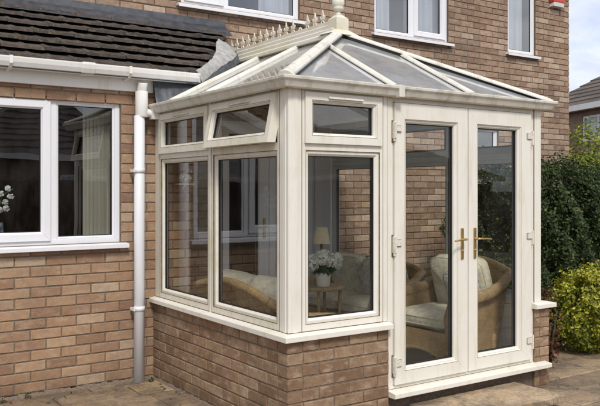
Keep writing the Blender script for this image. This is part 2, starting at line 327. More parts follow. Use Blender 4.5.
# wall coordinates: u along the wall, z up, n outwards
def m_front(u, z, n): return (u, -n, z)
def m_left(u, z, n): return (-n, u, z)
XR = 2.412
def m_right(u, z, n): return (XR + n, u, z)
Y1, Y0 = 2.034, 3.0
def m_p1(u, z, n): return (u, Y1 - n, z)
def m_p0(u, z, n): return (u, Y0 - n, z)
def wall_cells(u0, u1, z0, z1, holes):
    us = sorted({u0, u1, *[min(max(h[k], u0), u1) for h in holes for k in (0, 1)]}); zs = sorted({z0, z1, *[min(max(h[k], z0), z1) for h in holes for k in (2, 3)]})
    for i in range(len(us) - 1):
        j = 0
        while j < len(zs) - 1:
            def solid(jj):
                a, b = (us[i] + us[i + 1]) / 2, (zs[jj] + zs[jj + 1]) / 2
                return not any(h[0] < a < h[1] and h[2] < b < h[3] for h in holes)
            if not solid(j): j += 1; continue
            k = j
            while k + 1 < len(zs) - 1 and solid(k + 1): k += 1
            yield us[i], us[i + 1], zs[j], zs[k + 1]; j = k + 1
def brick_wall(mb, u0, u1, z0, z1, course, length=0.235, holes=(), depth=0.1, off=0.0, mortar=1, c0=None, c1=None, n0=0.0):
    for a, b, c, d in wall_cells(u0 + (0.010 if c0 is not None else 0), u1 - (0.010 if c1 is not None else 0), z0, z1, holes): mb.box(a, b, c, d, n0 - depth, n0 - 0.006, mortar)
    row = 0; z = z1
    while z > z0 + 0.01:
        zb, zt = z - course + 0.005, z - 0.005
        if zb < z0 - 0.03: zb = z0
        u = u0 + off - (length / 2 if row % 2 else 0) - length
        while u < u1:
            thru0 = c0 is not None and row % 2 == c0; thru1 = c1 is not None and row % 2 == c1
            ua = u0 + (0.113 if c0 is not None and not thru0 else 0); ub = u1 - (0.113 if c1 is not None and not thru1 else 0)
            a, b = max(u, ua), min(u + length, ub); u += length
            if b - a < 0.03: continue
            if 0 < a - ua < 0.04: a = ua
            if 0 < ub - b < 0.04: b = ub
            dq = 0.108 if (thru0 and a <= u0 + 1e-5) or (thru1 and b >= u1 - 1e-5) else 0.04
            iv = [(a, b)]; cz0, cz1 = zb, zt
            for h in holes:
                if h[2] < (zb + zt) / 2 < h[3] or (h[2] < zt - 0.002 and h[3] > zb + 0.002 and False):
                    nv = []
                    for p, q in iv:
                        if h[1] <= p or h[0] >= q: nv.append((p, q))
                        else:
                            if h[0] > p: nv.append((p, h[0]))
                            if h[1] < q: nv.append((h[1], q))
                    iv = nv
            rr = random.random()
            for p, q in iv:
                if q - p < 0.025: continue
                j = random.uniform(-0.0018, 0.0018)
                p2 = p + (0.005 if p > ua + 1e-4 else 0); q2 = q - (0.005 if q < ub - 1e-4 else 0)
                P = [(p2, cz0), (q2, cz0), (q2, cz1), (p2, cz1)]
                jz = [(random.uniform(-.0018, .0018), random.uniform(-.0014, .0014)) for _ in P]
                ee = 0.0035
                P0 = [(x + a_, y + b_, n0 - dq) for (x, y), (a_, b_) in zip(P, jz)]
                Pm = [(x + a_, y + b_, n0 - ee + j) for (x, y), (a_, b_) in zip(P, jz)]
                cxm, czm = (p2 + q2) / 2, (cz0 + cz1) / 2
                Pf = [(x + a_ + (ee if x < cxm else -ee), y + b_ + (ee if y < czm else -ee), n0 + j) for (x, y), (a_, b_) in zip(P, jz)]
                F = [(8, 9, 10, 11)] + [(i, (i + 1) % 4, 4 + (i + 1) % 4, 4 + i) for i in range(4)] + [(4 + i, 4 + (i + 1) % 4, 8 + (i + 1) % 4, 8 + i) for i in range(4)] + [(3, 2, 1, 0)]
                mb.grid(P0 + Pm + Pf, F, 0, rr)
        z -= course; row += 1
def mitre(mb, u0, u1, z0, z1, w, n0, n1, mi=0, rot=None, chamf=0.0):
    """rectangular frame from four mitred pieces; w = width or (left,right,bottom,top)"""
    l, r_, b, t = w if isinstance(w, tuple) else (w,) * 4
    O = [(u0, z0), (u1, z0), (u1, z1), (u0, z1)]; I = [(u0 + l, z0 + b), (u1 - r_, z0 + b), (u1 - r_, z1 - t), (u0 + l, z1 - t)]
    c = chamf
    Ic = [(u0 + l - c, z0 + b - c), (u1 - r_ + c, z0 + b - c), (u1 - r_ + c, z1 - t + c), (u0 + l - c, z1 - t + c)]
    rf = rot or (lambda u, z, n: (u, z, n))
    for i in range(4):
        j = (i + 1) % 4
        P = [rf(*O[i], n0), rf(*O[j], n0), rf(*I[j], n0), rf(*I[i], n0)]
        if c:
            Q = [rf(*O[i], n1), rf(*O[j], n1), rf(*Ic[j], n1), rf(*Ic[i], n1)]
            S = [rf(*I[j], n1 - c), rf(*I[i], n1 - c)]
            V = P + Q + S
            mb.grid(V, [(0, 1, 2, 3), (4, 5, 6, 7), (0, 1, 5, 4), (7, 6, 8, 9), (9, 8, 2, 3), (0, 4, 7, 9, 3), (1, 5, 6, 8, 2)], mi)
        else:
            mb.hexa(P + [rf(*O[i], n1), rf(*O[j], n1), rf(*I[j], n1), rf(*I[i], n1)], mi)
def grime_ring(mb, u0, u1, z0, z1, n, rot=None, mi=2, w=0.0028):
    mitre(mb, u0 - w / 2, u1 + w / 2, z0 - w / 2, z1 + w / 2, w, n - 0.01, n + 0.0012, mi, rot)
def glazed(mb, gp, u0, u1, z0, z1, n, rot=None, gm=1):
    """gasket ring in mb (material gm) and a pane in gp"""
    mitre(mb, u0 - 0.004, u1 + 0.004, z0 - 0.004, z1 + 0.004, 0.009, n - 0.03, n + 0.004, gm, rot)
    rf = rot or (lambda u, z, n: (u, z, n))
    gp.face([rf(u0, z0, n - 0.004), rf(u1, z0, n - 0.004), rf(u1, z1, n - 0.004), rf(u0, z1, n - 0.004)])
# ================================================================ GROUND
gd = MB(); gd.face([(-300, -300, -0.03), (300, -300, -0.03), (300, 300, -0.03), (-300, 300, -0.03)]); struct(gd.build('ground', 'soil', recalc=False))
pv = MB(); 
pv.face([(-7, -9, 0.0), (6.5, -9, 0.0), (6.5, 2.9, 0.0), (-7, 2.9, 0.0)], 1)
yy = -8.9; row = 0
while yy < 2.2:
    h = random.choice([0.3, 0.45, 0.45, 0.6]); xx = -7 + random.uniform(-0.5, 0); 
    while xx < 5.6:
        wd = random.choice([0.45, 0.6, 0.6, 0.75]) if h > 0.35 else random.choice([0.3, 0.45, 0.6]); rr = random.random(); dz = random.uniform(-0.002, 0.003)
        x0, x1, y0, y1 = xx + 0.006, xx + wd - 0.006, yy + 0.006, yy + h - 0.006
        P = [(x0, y0), (x1, y0), (x1, y1), (x0, y1)]; P = [(a + random.uniform(-.004, .004), b_ + random.uniform(-.004, .004)) for a, b_ in P]
        cxm, cym = (x0 + x1) / 2, (y0 + y1) / 2
        Pf = [(a + (0.008 if a < cxm else -0.008), b_ + (0.008 if b_ < cym else -0.008)) for a, b_ in P]
        pv.grid([(a, b_, 0.001) for a, b_ in P] + [(a, b_, 0.011 + dz) for a, b_ in P] + [(a, b_, 0.017 + dz) for a, b_ in Pf],
                [(8, 9, 10, 11)] + [(i, (i + 1) % 4, 4 + (i + 1) % 4, 4 + i) for i in range(4)] + [(4 + i, 4 + (i + 1) % 4, 8 + (i + 1) % 4, 8 + i) for i in range(4)], 0, rr)
        xx += wd
    yy += h
struct(pv.build('patio', ['paving', 'mortar_dark'], recalc=False))
# ================================================================ HOUSE
house = thing('brick_house', 'tan and brown brick house with white windows and a tiled lean-to beside the conservatory', 'house', (1.0, Y0, 0))
W1 = (0.70, 2.13, 3.45, 4.62); W2 = (3.20, 4.42, 3.45, 4.62); W3 = (5.55, 6.12, 3.45, 4.62)
DR = (1.11, 2.36, 0.11, 2.34); SW = (4.93, 5.36, 2.06, 2.42)
mb = MB(m_p0); brick_wall(mb, -4.5, 6.87, 0.0, 5.25, 0.0775, c1=0, holes=[W1, W2, W3, DR, SW, (-9, 0.33, -1, 2.95)], off=0.1)
mb.build('upper_wall', ['brick_upper', 'mortar_dark'], house)
mb = MB(m_p1)
PW = (-2.62, -0.298, 1.165, 2.32)
brick_wall(mb, -4.5, 0.33, 0.04, 2.53, 0.0803, 0.236, holes=[PW], off=0.06)
mb.build('extension_wall', ['brick_tan', 'mortar'], house)
mb = MB(lambda u, z, n: (0.33 + n, u, z)); brick_wall(mb, Y1 + 0.1, 3.0, 0.0, 2.45, 0.0803, 0.236); mb.build('return_wall', ['brick_tan', 'mortar'], house)
mb = MB(lambda u, z, n: (6.87 + n, u, z)); brick_wall(mb, 3.0, 9.0, 0.0, 5.25, 0.0775, c0=1); mb.box(3.13, 9.0, 0, 5.25, -0.25, -0.11, 2)
mb.build('side_wall', ['brick_upper', 'mortar_dark', 'plaster'], house)
mb = MB(); mb.box(-4.75, -4.51, 2.034, 9, 0, 5.25); mb.box(-4.51, 6.62, 9.0, 9.25, 0, 5.25); mb.box(-4.5, -0.35, 2.55, 2.9, -0.02, 0.0) if False else None
mb.build('rear_wall', 'far_brick', house)
# main roof
mb = MB(); ez = 5.2
for y0, z0, y1, z1 in ((2.68, ez, 6.0, 7.2), (9.5, ez, 6.0, 7.2)):
    mb.hexa([(-4.9, y0, z0), (7.05, y0, z0), (7.05, y1, z1), (-4.9, y1, z1), (-4.9, y0, z0 + 0.08), (7.05, y0, z0 + 0.08), (7.05, y1, z1 + 0.08), (-4.9, y1, z1 + 0.08)])
for x in (-4.6, 6.75): mb.prism([(3.0, 5.2), (9.0, 5.2), (6, 7.15)], x, x + 0.08, lambda t, p, q: (t, p, q), 1)
mb.build('main_roof', ['roof_tile', 'far_brick'], house)
mb = MB(); mb.box(-4.9, 7.05, 2.66, 2.68, 5.05, 5.24); mb.box(-4.9, 7.05, 2.68, 3.0, 5.05, 5.07); mb.build('main_fascia', 'gutter_white', house)
# interior surfaces
mb = MB(); mb.box(-4.5, 6.6, 3.12, 8.9, 2.7, 2.8); mb.box(-4.5, 0.3, 2.15, 3.12, 2.44, 2.5); mb.build('interior_ceiling', 'plaster', house)
mb = MB(); mb.box(-4.5, 0.22, 2.15, 3.12, 0.12, 0.2); mb.box(-4.5, 6.6, 3.12, 8.9, 0.12, 0.2); mb.box(-4.5, 6.6, 3.12, 8.9, 2.81, 2.84); mb.build('interior_floor', 'carpet', house)
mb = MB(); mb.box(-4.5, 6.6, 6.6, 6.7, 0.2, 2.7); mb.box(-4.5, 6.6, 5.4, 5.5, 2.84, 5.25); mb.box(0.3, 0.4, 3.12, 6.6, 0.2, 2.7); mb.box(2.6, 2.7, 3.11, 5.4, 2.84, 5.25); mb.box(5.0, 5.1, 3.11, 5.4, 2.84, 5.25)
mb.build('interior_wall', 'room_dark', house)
def window(mp, rect, parent, lights, fmat='upvc_white', gmat='glass_house', label=None, sill=True, fd=0.06, setback=0.03, fw=0.042, bars=None, sill_h=0.045, sill_out=0.06, sill_over=0.05):
    """lights: list of (u0,u1,z0,z1,kind) kind 'f' fixed, 's' sash standing proud"""
    u0, u1, z0, z1 = rect
    fr = MB(mp); gp = MB(mp)
    n1 = -setback
    mitre(fr, u0, u1, z0, z1, fw, n1 - fd, n1)
    for bar in (bars or []): fr.box(*bar, n1 - fd, n1 - 0.001)
    for a, b_, c, d, k in lights:
        if k == 's':
            mitre(fr, a, b_, c, d, 0.062, n1 - 0.04, n1 + 0.016, 0, None, 0.006)
            a, b_, c, d = a + 0.052, b_ - 0.052, c + 0.052, d - 0.052
        mitre(fr, a, b_, c, d, 0.018, n1 - 0.045, n1 - 0.006 if k == 'f' else n1 + 0.006, 0, None, 0.008)
        glazed(fr, gp, a + 0.018, b_ - 0.018, c + 0.018, d - 0.018, n1 - 0.02)
    o = fr.build('window', [fmat, 'gasket'], parent, 0.003)
    if label: o['label'] = label
    gp.build('pane', gmat, o, recalc=False)
    if sill:
        s = MB(mp); a, b_ = u0 - sill_over, u1 + sill_over; zt = z0 + 0.002
        s.prism([(-setback - 0.02, zt), (sill_out, zt - 0.012), (sill_out, zt - sill_h), (sill_out - 0.012, zt - sill_h), (sill_out - 0.016, zt - 0.03), (-setback - 0.02, zt - 0.03)], a, b_, lambda t, p, q: (t, q, p))
        s.build('sill', fmat, o, 0.003)
    return o
# extension window
window(m_p1, PW, house, [(-2.578, -1.77, 1.207, 2.278, 'f'), (-1.70, -0.861, 1.197, 2.288, 's'), (-0.812, -0.34, 1.207, 2.278, 'f')], bars=[(-0.871, -0.812, 1.2, 2.29), (-1.77, -1.69, 1.2, 2.29)], label='wide white casement window looking out under the lean-to gutter')
for W, ms, lab in ((W1, (1.19, 1.24), 'white upper window above the roof crest'), (W2, (3.79, 3.85), 'white upper window right of the finial'), (W3, None, 'narrow white upper window under the red box')):
    a, b_, c, d = W
    if ms: lt = [(a + .042, ms[0], c + .042, d - .042, 's' if W is W1 else 'f'), (ms[1], b_ - .042, c + .042, d - .042, 'f' if W is W1 else 's')]; bars = [(ms[0], ms[1], c + .03, d - .03)]
    else: lt = [(a + .042, b_ - .042, c + .042, d - .042, 'f')]; bars = []
    window(m_p0, W, house, lt, bars=bars, gmat='glass_upper', label=lab)
window(m_p0, SW, house, [(SW[0] + .04, SW[1] - .04, SW[2] + .04, SW[3] - .04, 'f')], gmat='glass_upper', label='small high window seen through the glazed doors')
# door from house into conservatory
mb = MB(m_p0); mitre(mb, 1.11, 2.36, 0.11, 2.34, 0.055, -0.09, -0.02)
dl = mb.build('door_frame', 'upvc_white', house, 0.003)
for k, (a, b_) in enumerate(((1.166, 1.735), (1.741, 2.304))):
    mb = MB(m_p0); gp = MB(m_p0); mitre(mb, a, b_, 0.166, 2.284, (0.09, 0.13, 0.2, 0.11), -0.075, -0.01, 0, None, 0.01); glazed(mb, gp, a + .09, b_ - .13, 0.36, 2.17, -0.03)
    o = mb.build('inner_door', ['upvc_white', 'gasket'], house, 0.003); gp.build('pane', 'glass', o, recalc=False)
    if k: continue
    mb = MB(m_p0); hx = 1.675; sg = -1
    mb.box(hx - .014, hx + .014, 1.07, 1.29, -0.01, 0.0); mb.tube([(hx, 1.2, 0), (hx, 1.2, 0.045), (hx + sg * .11, 1.2, 0.045)], 0.009); mb.build('handle', 'brass', o)
# lean-to tiled roof: edge polyline on the roof plane
PITCH = 0.61; RY0, RZ0 = 1.90, 2.53
def rz(y): return RZ0 + PITCH * (y - RY0)
edge = [(1.88, 0.30), (1.947, 0.42), (2.083, 0.57), (2.258, 0.69), (2.487, 0.83), (2.747, 1.03), (2.9, 1.15), (3.0, 1.16)]
def edge_x(y):
    for (a, xa), (b_, xb) in zip(edge, edge[1:]):
        if y <= b_: return xa + (xb - xa) * (y - a) / (b_ - a)
    return edge[-1][1]
mb = MB(); ng = 7; gauge = (3.0 - 1.885) / ng
for i in range(ng):
    y0 = 1.885 + gauge * i; y1 = y0 + gauge + 0.06; x = -4.7 + (0.165 if i % 2 else 0); 
    while x < edge_x(y0):
        x1 = min(x + 0.33, edge_x(y0 + 0.02)); j = random.uniform(-0.004, 0.004); jj = random.uniform(-0.006, 0.006)
        if x1 - x > 0.04:
            y1c = min(y1, 3.0); ex1 = min(x1, edge_x(y1c)) if x1 > edge_x(y0) - 0.3 else x1
            za, zb = rz(y0) + 0.078 + j, rz(y1c) + 0.006
            tt = 0.024
            a0, a1 = x + 0.002, x1 - 0.002
            # flat pan with a raised side roll, like an interlocking tile
            prof = [(a0, 0), (a0 + 0.03, 0.010), (a0 + 0.06, 0), (a0 + 0.15, -0.003), (a0 + 0.19, 0.006), (a0 + 0.23, -0.003), (a1, 0)]
            prof = [p for p in prof if p[0] < a1] if prof[-2][0] > a1 else prof
            if prof[-1][0] != a1: prof.append((a1, 0))
            n = len(prof); V = []
            last = x1 < x + 0.3299; kx = (edge_x(y1c) - x) / (x1 - x) if last else 1
            for yv, zv, kk in ((y0 + jj, za, 1), (y1c, zb, kx)):
                for p, q in prof: V.append((x + (p - x) * kk, yv, zv + q))
            for yv, zv, kk in ((y0 + jj, za - tt, 1), (y1c, zb - tt, kx)):
                for p, q in prof: V.append((x + (p - x) * kk, yv, zv))
            F = [(k, k + 1, n + k + 1, n + k) for k in range(n - 1)] + [(2 * n + k, 3 * n + k, 3 * n + k + 1, 2 * n + k + 1) for k in range(n - 1)] + [(k, 2 * n + k, 2 * n + k + 1, k + 1) for k in range(n - 1)]
            F += [(0, n, 3 * n, 2 * n), (n - 1, 3 * n - 1, 4 * n - 1, 2 * n - 1)]
            mb.grid(V, F, 0, random.random())
        x += 0.33
# underlay
eu = [(0.335, 1.9)] + [(x, y) for y, x in edge[2:]]
V = [(-4.7, 1.9)] + eu + [(-4.7, 3.0)]
mb.grid([(x, y, rz(y) - 0.035) for x, y in V] + [(x, y, rz(y) - 0.015) for x, y in V], [tuple(range(len(V))), tuple(range(2 * len(V) - 1, len(V) - 1, -1))] + [(i, (i + 1) % len(V), len(V) + (i + 1) % len(V), len(V) + i) for i in range(len(V))], 1)
lr = mb.build('lean_to_roof', ['roof_tile', 'lead'], house)
mb = MB()  # lead apron where the tiles meet the wall
V = []; nx = 60
for i in range(nx + 1):
    x = -4.5 + (1.19 + 4.5) * i / nx; j = random.uniform(-0.006, 0.006)
    V += [(x, 2.993, 3.33 + j * 0.3), (x, 2.97, 3.262), (x, 2.83 + j, rz(2.83) + 0.058 + j * 0.5), (x, 2.83 + j, rz(2.83) + 0.05 + j * 0.5)]
mb.grid(V, [(4 * i + k, 4 * i + k + 1, 4 * i + k + 5, 4 * i + k + 4) for i in range(nx) for k in range(3)], 0, 0.5); mb.build('lead_flashing', 'lead', lr, recalc=False)
# mortar fillet down the cut edge of the tiles, dressed on to the conservatory roof
mb = MB(); V = []; n = 56; m5 = 6
def pan(x): return 2.315 + 0.475 * min(x, 1.12)
def lerp_path(P, t):
    q = t * (len(P) - 1); k = min(int(q), len(P) - 2); return Vector(P[k]).lerp(Vector(P[k + 1]), q - k)
top = [(.30, 1.875, 2.60), (.42, 1.95, 2.67), (.57, 2.09, 2.755), (.69, 2.26, 2.86), (.81, 2.46, 2.985), (.88, 2.56, 3.045)]
low = [(.35, 1.87, 2.50), (.50, 1.96, 2.60), (.67, 2.07, 2.70), (.83, 2.20, 2.785), (.98, 2.38, 2.875), (1.06, 2.56, 2.95)]
for i in range(n + 1):
    t = i / n; A = lerp_path(top, t) + Vector((.004 * math.sin(t * 13), 0, 0)); C_ = lerp_path(low, t) + Vector((.006 * math.sin(t * 9 + 1), 0, .0)); B = (A + C_) / 2 + Vector((.0, -.01, .03))
    for k in range(m5 + 1):
        q = k / m5; p = A * (1 - q) ** 2 + B * 2 * q * (1 - q) + C_ * q * q; V.append(tuple(p + Vector((0, 0, random.uniform(-.002, .002) + .003 * math.sin(i * .7 + k * 2)))))
mb.grid(V, [((m5 + 1) * i + k, (m5 + 1) * i + k + 1, (m5 + 1) * (i + 1) + k + 1, (m5 + 1) * (i + 1) + k) for i in range(n) for k in range(m5)], 0, 0.5, True); mb.build('valley_mortar', 'mortar_render', lr, recalc=False)
mb = MB(); V = []   # dark lead soaker below the fillet, over the conservatory roof
for i in range(n + 1):
    t = i / n; C_ = lerp_path(low, t); D_ = C_ + Vector((.03, -.015, 0)); D_.z = pan(D_.x) + .008; E_ = C_ + Vector((-.12, .06, -.01))
    V += [tuple(E_), tuple(C_ + Vector((.01, -.01, -.004))), tuple(D_)]
mb.grid(V, [(3 * i + k, 3 * i + k + 1, 3 * i + k + 4, 3 * i + k + 3) for i in range(n) for k in range(2)], 0, 0.5, True); mb.build('lead_soaker', 'lead', lr, recalc=False)
# lead over the gap between fascia end and conservatory roof
mb = MB(); V = []
nx, nz = 20, 6
for i in range(nx + 1):
    x = -0.045 + 0.42 * i / nx
    for k in range(nz + 1):
        t = k / nz; zb = 2.27 + 0.475 * max(0, x) + 0.01; zt = max(2.50, zb + 0.01); y = (1.975 - 0.09 * (1 - t)) + random.uniform(-.006, .006)
        V.append((x, y, zb + (zt - zb) * t))
mb.grid(V, [(i * (nz + 1) + k, i * (nz + 1) + k + 1, (i + 1) * (nz + 1) + k + 1, (i + 1) * (nz + 1) + k) for i in range(nx) for k in range(nz)], 0, 0.5, True); mb.build('lead_apron', 'lead', lr, recalc=False)
# fascia and gutter of extension
mb = MB(); mb.box(-4.7, -0.03, 2.0, 2.018, 2.40, 2.56); mb.box(-4.7, -0.03, 2.018, 2.034, 2.40, 2.412); mb.build('fascia', 'gutter_white', house, 0.003)
gut = MB()
prof = [(2.0, 2.575), (1.992, 2.575), (1.992, 2.52), (1.97, 2.505), (1.93, 2.502), (1.895, 2.515), (1.88, 2.54), (1.88, 2.575), (1.868, 2.578), (1.868, 2.568), (1.874, 2.538), (1.89, 2.507), (1.93, 2.494), (1.975, 2.497), (2.0, 2.51)]
gut.prism(prof, -4.7, 0.34, lambda t, p, q: (t, p, q))
gut.box(0.336, 0.342, 1.872, 1.998, 2.50, 2.575)
g_ = gut.build('gutter', 'gutter_white', house)
for x in (-1.75, -0.62): 
    mb = MB(); pr = [(y - 0.004 if y < 1.94 else y, z - 0.004) for y, z in prof[8:]]; mb.prism([(2.0, 2.58)] + [(p, q) for p, q in [(1.864, 2.584), (1.862, 2.566), (1.869, 2.534), (1.886, 2.502), (1.93, 2.488), (1.977, 2.491), (2.0, 2.505)]], x - 0.05, x + 0.05, lambda t, p, q: (t, p, q)); mb.build('gutter_union', 'gutter_white', g_, 0.002)
for x in (-2.4, -1.2, -0.98 + .7, ):
    mb = MB(); mb.prism([(2.0, 2.478), (1.90, 2.492), (1.862, 2.525), (1.862, 2.583), (1.875, 2.583), (1.875, 2.53), (1.91, 2.50), (2.0, 2.50)], x - 0.012, x + 0.012, lambda t, p, q: (t, p, q)); mb.build('gutter_bracket', 'gutter_white', g_)
# downpipe
mb = MB(); px_, py_ = -0.168, 1.965
mb.tube([(px_, py_, 0.02), (px_ - 0.0, py_, 1.2), (px_ + .002, py_, 2.2)], 0.043, 18)
dp = mb.build('downpipe', 'upvc_white', house)
mb = MB(); mb.tube([(px_ + 0.02, py_, 2.19), (px_ + .02, py_, 2.40)], 0.052, 18); mb.tube([(px_ + .02, py_, 2.39), (px_ + .02, 1.94, 2.47)], 0.04, 14)
mb.tube([(px_ + 0.02, py_, 2.23), (px_ + 0.09, py_ - 0.01, 2.225), (px_ + 0.13, py_ - .02, 2.225)], 0.035, 14); mb.box(px_ + .09, px_ + .17, 1.90, 1.98, 2.175, 2.30)
mb.build('pipe_hopper', 'gutter_white', dp, 0.002)
for z in (0.62, 1.75):
    mb = MB(); mb.tube([(px_, py_, z - .02), (px_, py_, z + .02)], 0.046, 18); mb.box(px_ - 0.062, px_ - .048, 1.93, 2.01, z - .012, z + .012); mb.build('pipe_clip', 'upvc_white', dp)
# curtains and blinds (things of their own)
def curtain(name, label, cat, x0, x1, z0, z1, y, m='net_curtain', amp=0.045, wl=0.10, group=None):
    mb = MB(); n = int((x1 - x0) / 0.008); V = []
    ph = random.random() * 6
    for i in range(n + 1):
        x = x0 + (x1 - x0) * i / n
        d = amp * (math.sin(2 * math.pi * x / wl + ph + 0.8 * math.sin(x * 9)) * 0.7 + 0.3 * math.sin(x * 31 + ph))
        for k, z in enumerate((z0, (z0 + z1) / 2, z1)): V.append((x + 0.004 * k, y + d * (1 - 0.2 * k), z))
    mb.grid(V, [(3 * i + k, 3 * i + k + 1, 3 * i + k + 4, 3 * i + k + 3) for i in range(n) for k in range(2)], 0, 0.5, True)
    return tag(mb.build(name, m, recalc=False), label, cat, group)
curtain('curtain', 'pale net curtain hanging at the right side of the upper window over the roof crest', 'curtain', 1.72, 2.10, 3.45, 4.6, 3.2)
curtain('curtain', 'pale net curtain at the far left of the upper window right of the finial', 'curtain', 3.22, 3.60, 3.45, 4.6, 3.2)
curtain('curtain', 'pale net curtain filling the right casement of the upper window right of the finial', 'curtain', 3.84, 4.40, 3.45, 4.6, 3.2)
curtain('curtain', 'pale net curtain inside the narrow upper window under the red alarm box', 'curtain', 5.56, 6.10, 3.45, 4.6, 3.2)
bl = thing('vertical_blind', 'cream vertical slat blind drawn to the right of the ground floor window', 'blind', (-0.5, 2.25, 1.2))
for i in range(8):
    mb = MB(); x = -0.53 + i * 0.031; a = R(25); mb.hexa([(x - .02, 2.24 - .012, 1.2), (x + .02, 2.24 + .012, 1.2), (x + .02, 2.242 + .012, 1.2), (x - .02, 2.242 - .012, 1.2), (x - .02, 2.24 - .012, 2.32), (x + .02, 2.24 + .012, 2.32), (x + .02, 2.242 + .012, 2.32), (x - .02, 2.242 - .012, 2.32)]); mb.build('slat', 'blind_cream', bl)
# alarm box
al = thing('alarm_box', 'red burglar alarm box with a pale base high on the upper brick wall', 'alarm box', (6.55, 2.99, 4.2))
mb = MB(m_p0); mb.prism([(0.0, 4.235), (0.085, 4.25), (0.07, 4.52), (0.0, 4.54)], 6.41, 6.66, lambda t, p, q: (t, q, p)); mb.build('cover', 'red_plastic', al, 0.01)
mb = MB(m_p0); mb.prism([(0.0, 4.185), (0.075, 4.19), (0.085, 4.247), (0.0, 4.232)], 6.42, 6.65, lambda t, p, q: (t, q, p)); mb.build('base', 'pot_white', al, 0.005)
# ================================================================ CONSERVATORY
con = thing('conservatory', 'cream upvc conservatory with glazed double doors on a low brick wall', 'conservatory', (1.2, 1.0, 0))
FZ = 0.13
# dwarf walls
BT = 0.657
mb = MB(); o1 = 0.018
mbf = MB(m_front); brick_wall(mbf, -o1, 0.80, 0.0, BT, 0.0775, 0.24, off=0.24, c0=1, n0=o1, depth=0.12)
mbl = MB(m_left); brick_wall(mbl, -o1, Y1, 0.0, BT, 0.0775, 0.24, off=0.12, c0=0, n0=o1, depth=0.12)
a = MB(); 
for s in (mbf, mbl):
    k = len(a.v); a.v += s.v; a.f += [[k + i for i in f] for f in s.f]; a.m += s.m; a.r += s.r; a.sm += s.sm
a.build('dwarf_wall', ['brick_brown', 'mortar'], con)
a = MB(); xr = 2.49
s1 = MB(m_front); brick_wall(s1, 2.315, xr, 0.0, BT, 0.0775, 0.24, off=0.06, c1=0, n0=o1, depth=0.12)
s2 = MB(lambda u, z, n: (xr + n, u, z)); brick_wall(s2, -o1, Y0, 0.0, BT, 0.0775, 0.24, c0=1, n0=0, depth=0.14)
for s in (s1, s2):
    k = len(a.v); a.v += s.v; a.f += [[k + i for i in f] for f in s.f]; a.m += s.m; a.r += s.r; a.sm += s.sm
a.build('dwarf_wall', ['brick_brown', 'mortar'], con)
for bb in ((0.125, 0.14, 0.12, 2.03), (0.14, 0.80, 0.12, 0.135), (2.33, 2.345, 0.12, 2.98)): mb = MB(); mb.box(*bb, FZ, BT); mb.build('inner_lining', 'plaster', con)
mb = MB(); mb.box(0.34, 2.33, 2.034, 2.99, 0.0, FZ); mb.box(0.13, 2.33, 0.10, 2.034, 0.0, FZ); mb.build('floor', 'floor_tile', con)
# mortar fillet at base of the walls
mb = MB(); 
for i in range(60):
    y0 = -0.02 + 2.05 * i / 60; y1 = y0 + 2.05 / 60 + .002; d = 0.02 + random.uniform(-.006, .006); h = 0.036 + random.uniform(-.008, .008)
    mb.hexa([(-o1 + .004, y0, 0), (-o1 - d, y0, 0), (-o1 - d, y1, 0), (-o1 + .004, y1, 0), (-o1 + .004, y0, h), (-o1 - d * .6, y0, h * .6), (-o1 - d * .6, y1, h * .6), (-o1 + .004, y1, h)])
mb.build('mortar_fillet', 'mortar', con)
mb = MB()
for i in range(90):
    x0 = -4.5 + 4.48 * i / 90; x1 = x0 + 4.48 / 90 + .002; d = 0.024 + random.uniform(-.006, .006); h = 0.042 + random.uniform(-.008, .008)
    mb.hexa([(x0, 2.03, 0), (x0, 2.03 - d, 0), (x1, 2.03 - d, 0), (x1, 2.03, 0), (x0, 2.03, h), (x0, 2.03 - d * .6, h * .6), (x1, 2.03 - d * .6, h * .6), (x1, 2.03, h)])
mb.build('mortar_fillet', 'mortar', house)
# sills
def sill_prof(t=0.045, out=0.055): return [(-0.08, 0.702), (0.0, 0.702), (out, 0.69), (out, 0.657), (out - 0.012, 0.654), (-0.08, 0.658)]
mb = MB()
# left + front sill as one mitred run
P = sill_prof(); path = [((0, Y1 - 0.002), (-1, 0)), ((0, 0), (-1, -1)), ((0.812, 0), (0, -1))]
n = len(P); V = []
for (x, y), (ox, oy) in path:
    for p, q in P: V.append((x + ox * p, y + oy * p, q))
F = [(i * n + k, i * n + (k + 1) % n, (i + 1) * n + (k + 1) % n, (i + 1) * n + k) for i in range(2) for k in range(n)] + [tuple(range(n)), tuple(2 * n + k for k in reversed(range(n)))]
mb.grid(V, F); mb.build('sill', 'upvc_pale', con, 0.003)
mb = MB(); path = [((2.30, 0), (0, -1)), ((XR + 0.07, 0), (1, -1)), ((XR + 0.07, Y0), (1, 0))]; V = []
for (x, y), (ox, oy) in path:
    for p, q in P: V.append((x + ox * p * (1 if p > 0 else 1.6), y + oy * p, q))
mb.grid(V, F); mb.build('sill', 'upvc_pale', con, 0.003)
mb = MB(m_front); mb.prism([(-0.09, 0.234), (0.0, 0.234), (0.085, 0.224), (0.085, 0.192), (0.075, 0.189), (-0.09, 0.192)], 0.80, 2.44, lambda t, p, q: (t, q, p)); mb.build('threshold', 'upvc_pale', con, 0.003)
mb = MB(m_front); mb.box(0.80, 2.315, 0.0, 0.191, -0.09, -0.005); mb.build('door_plinth', 'mortar_dark', con)
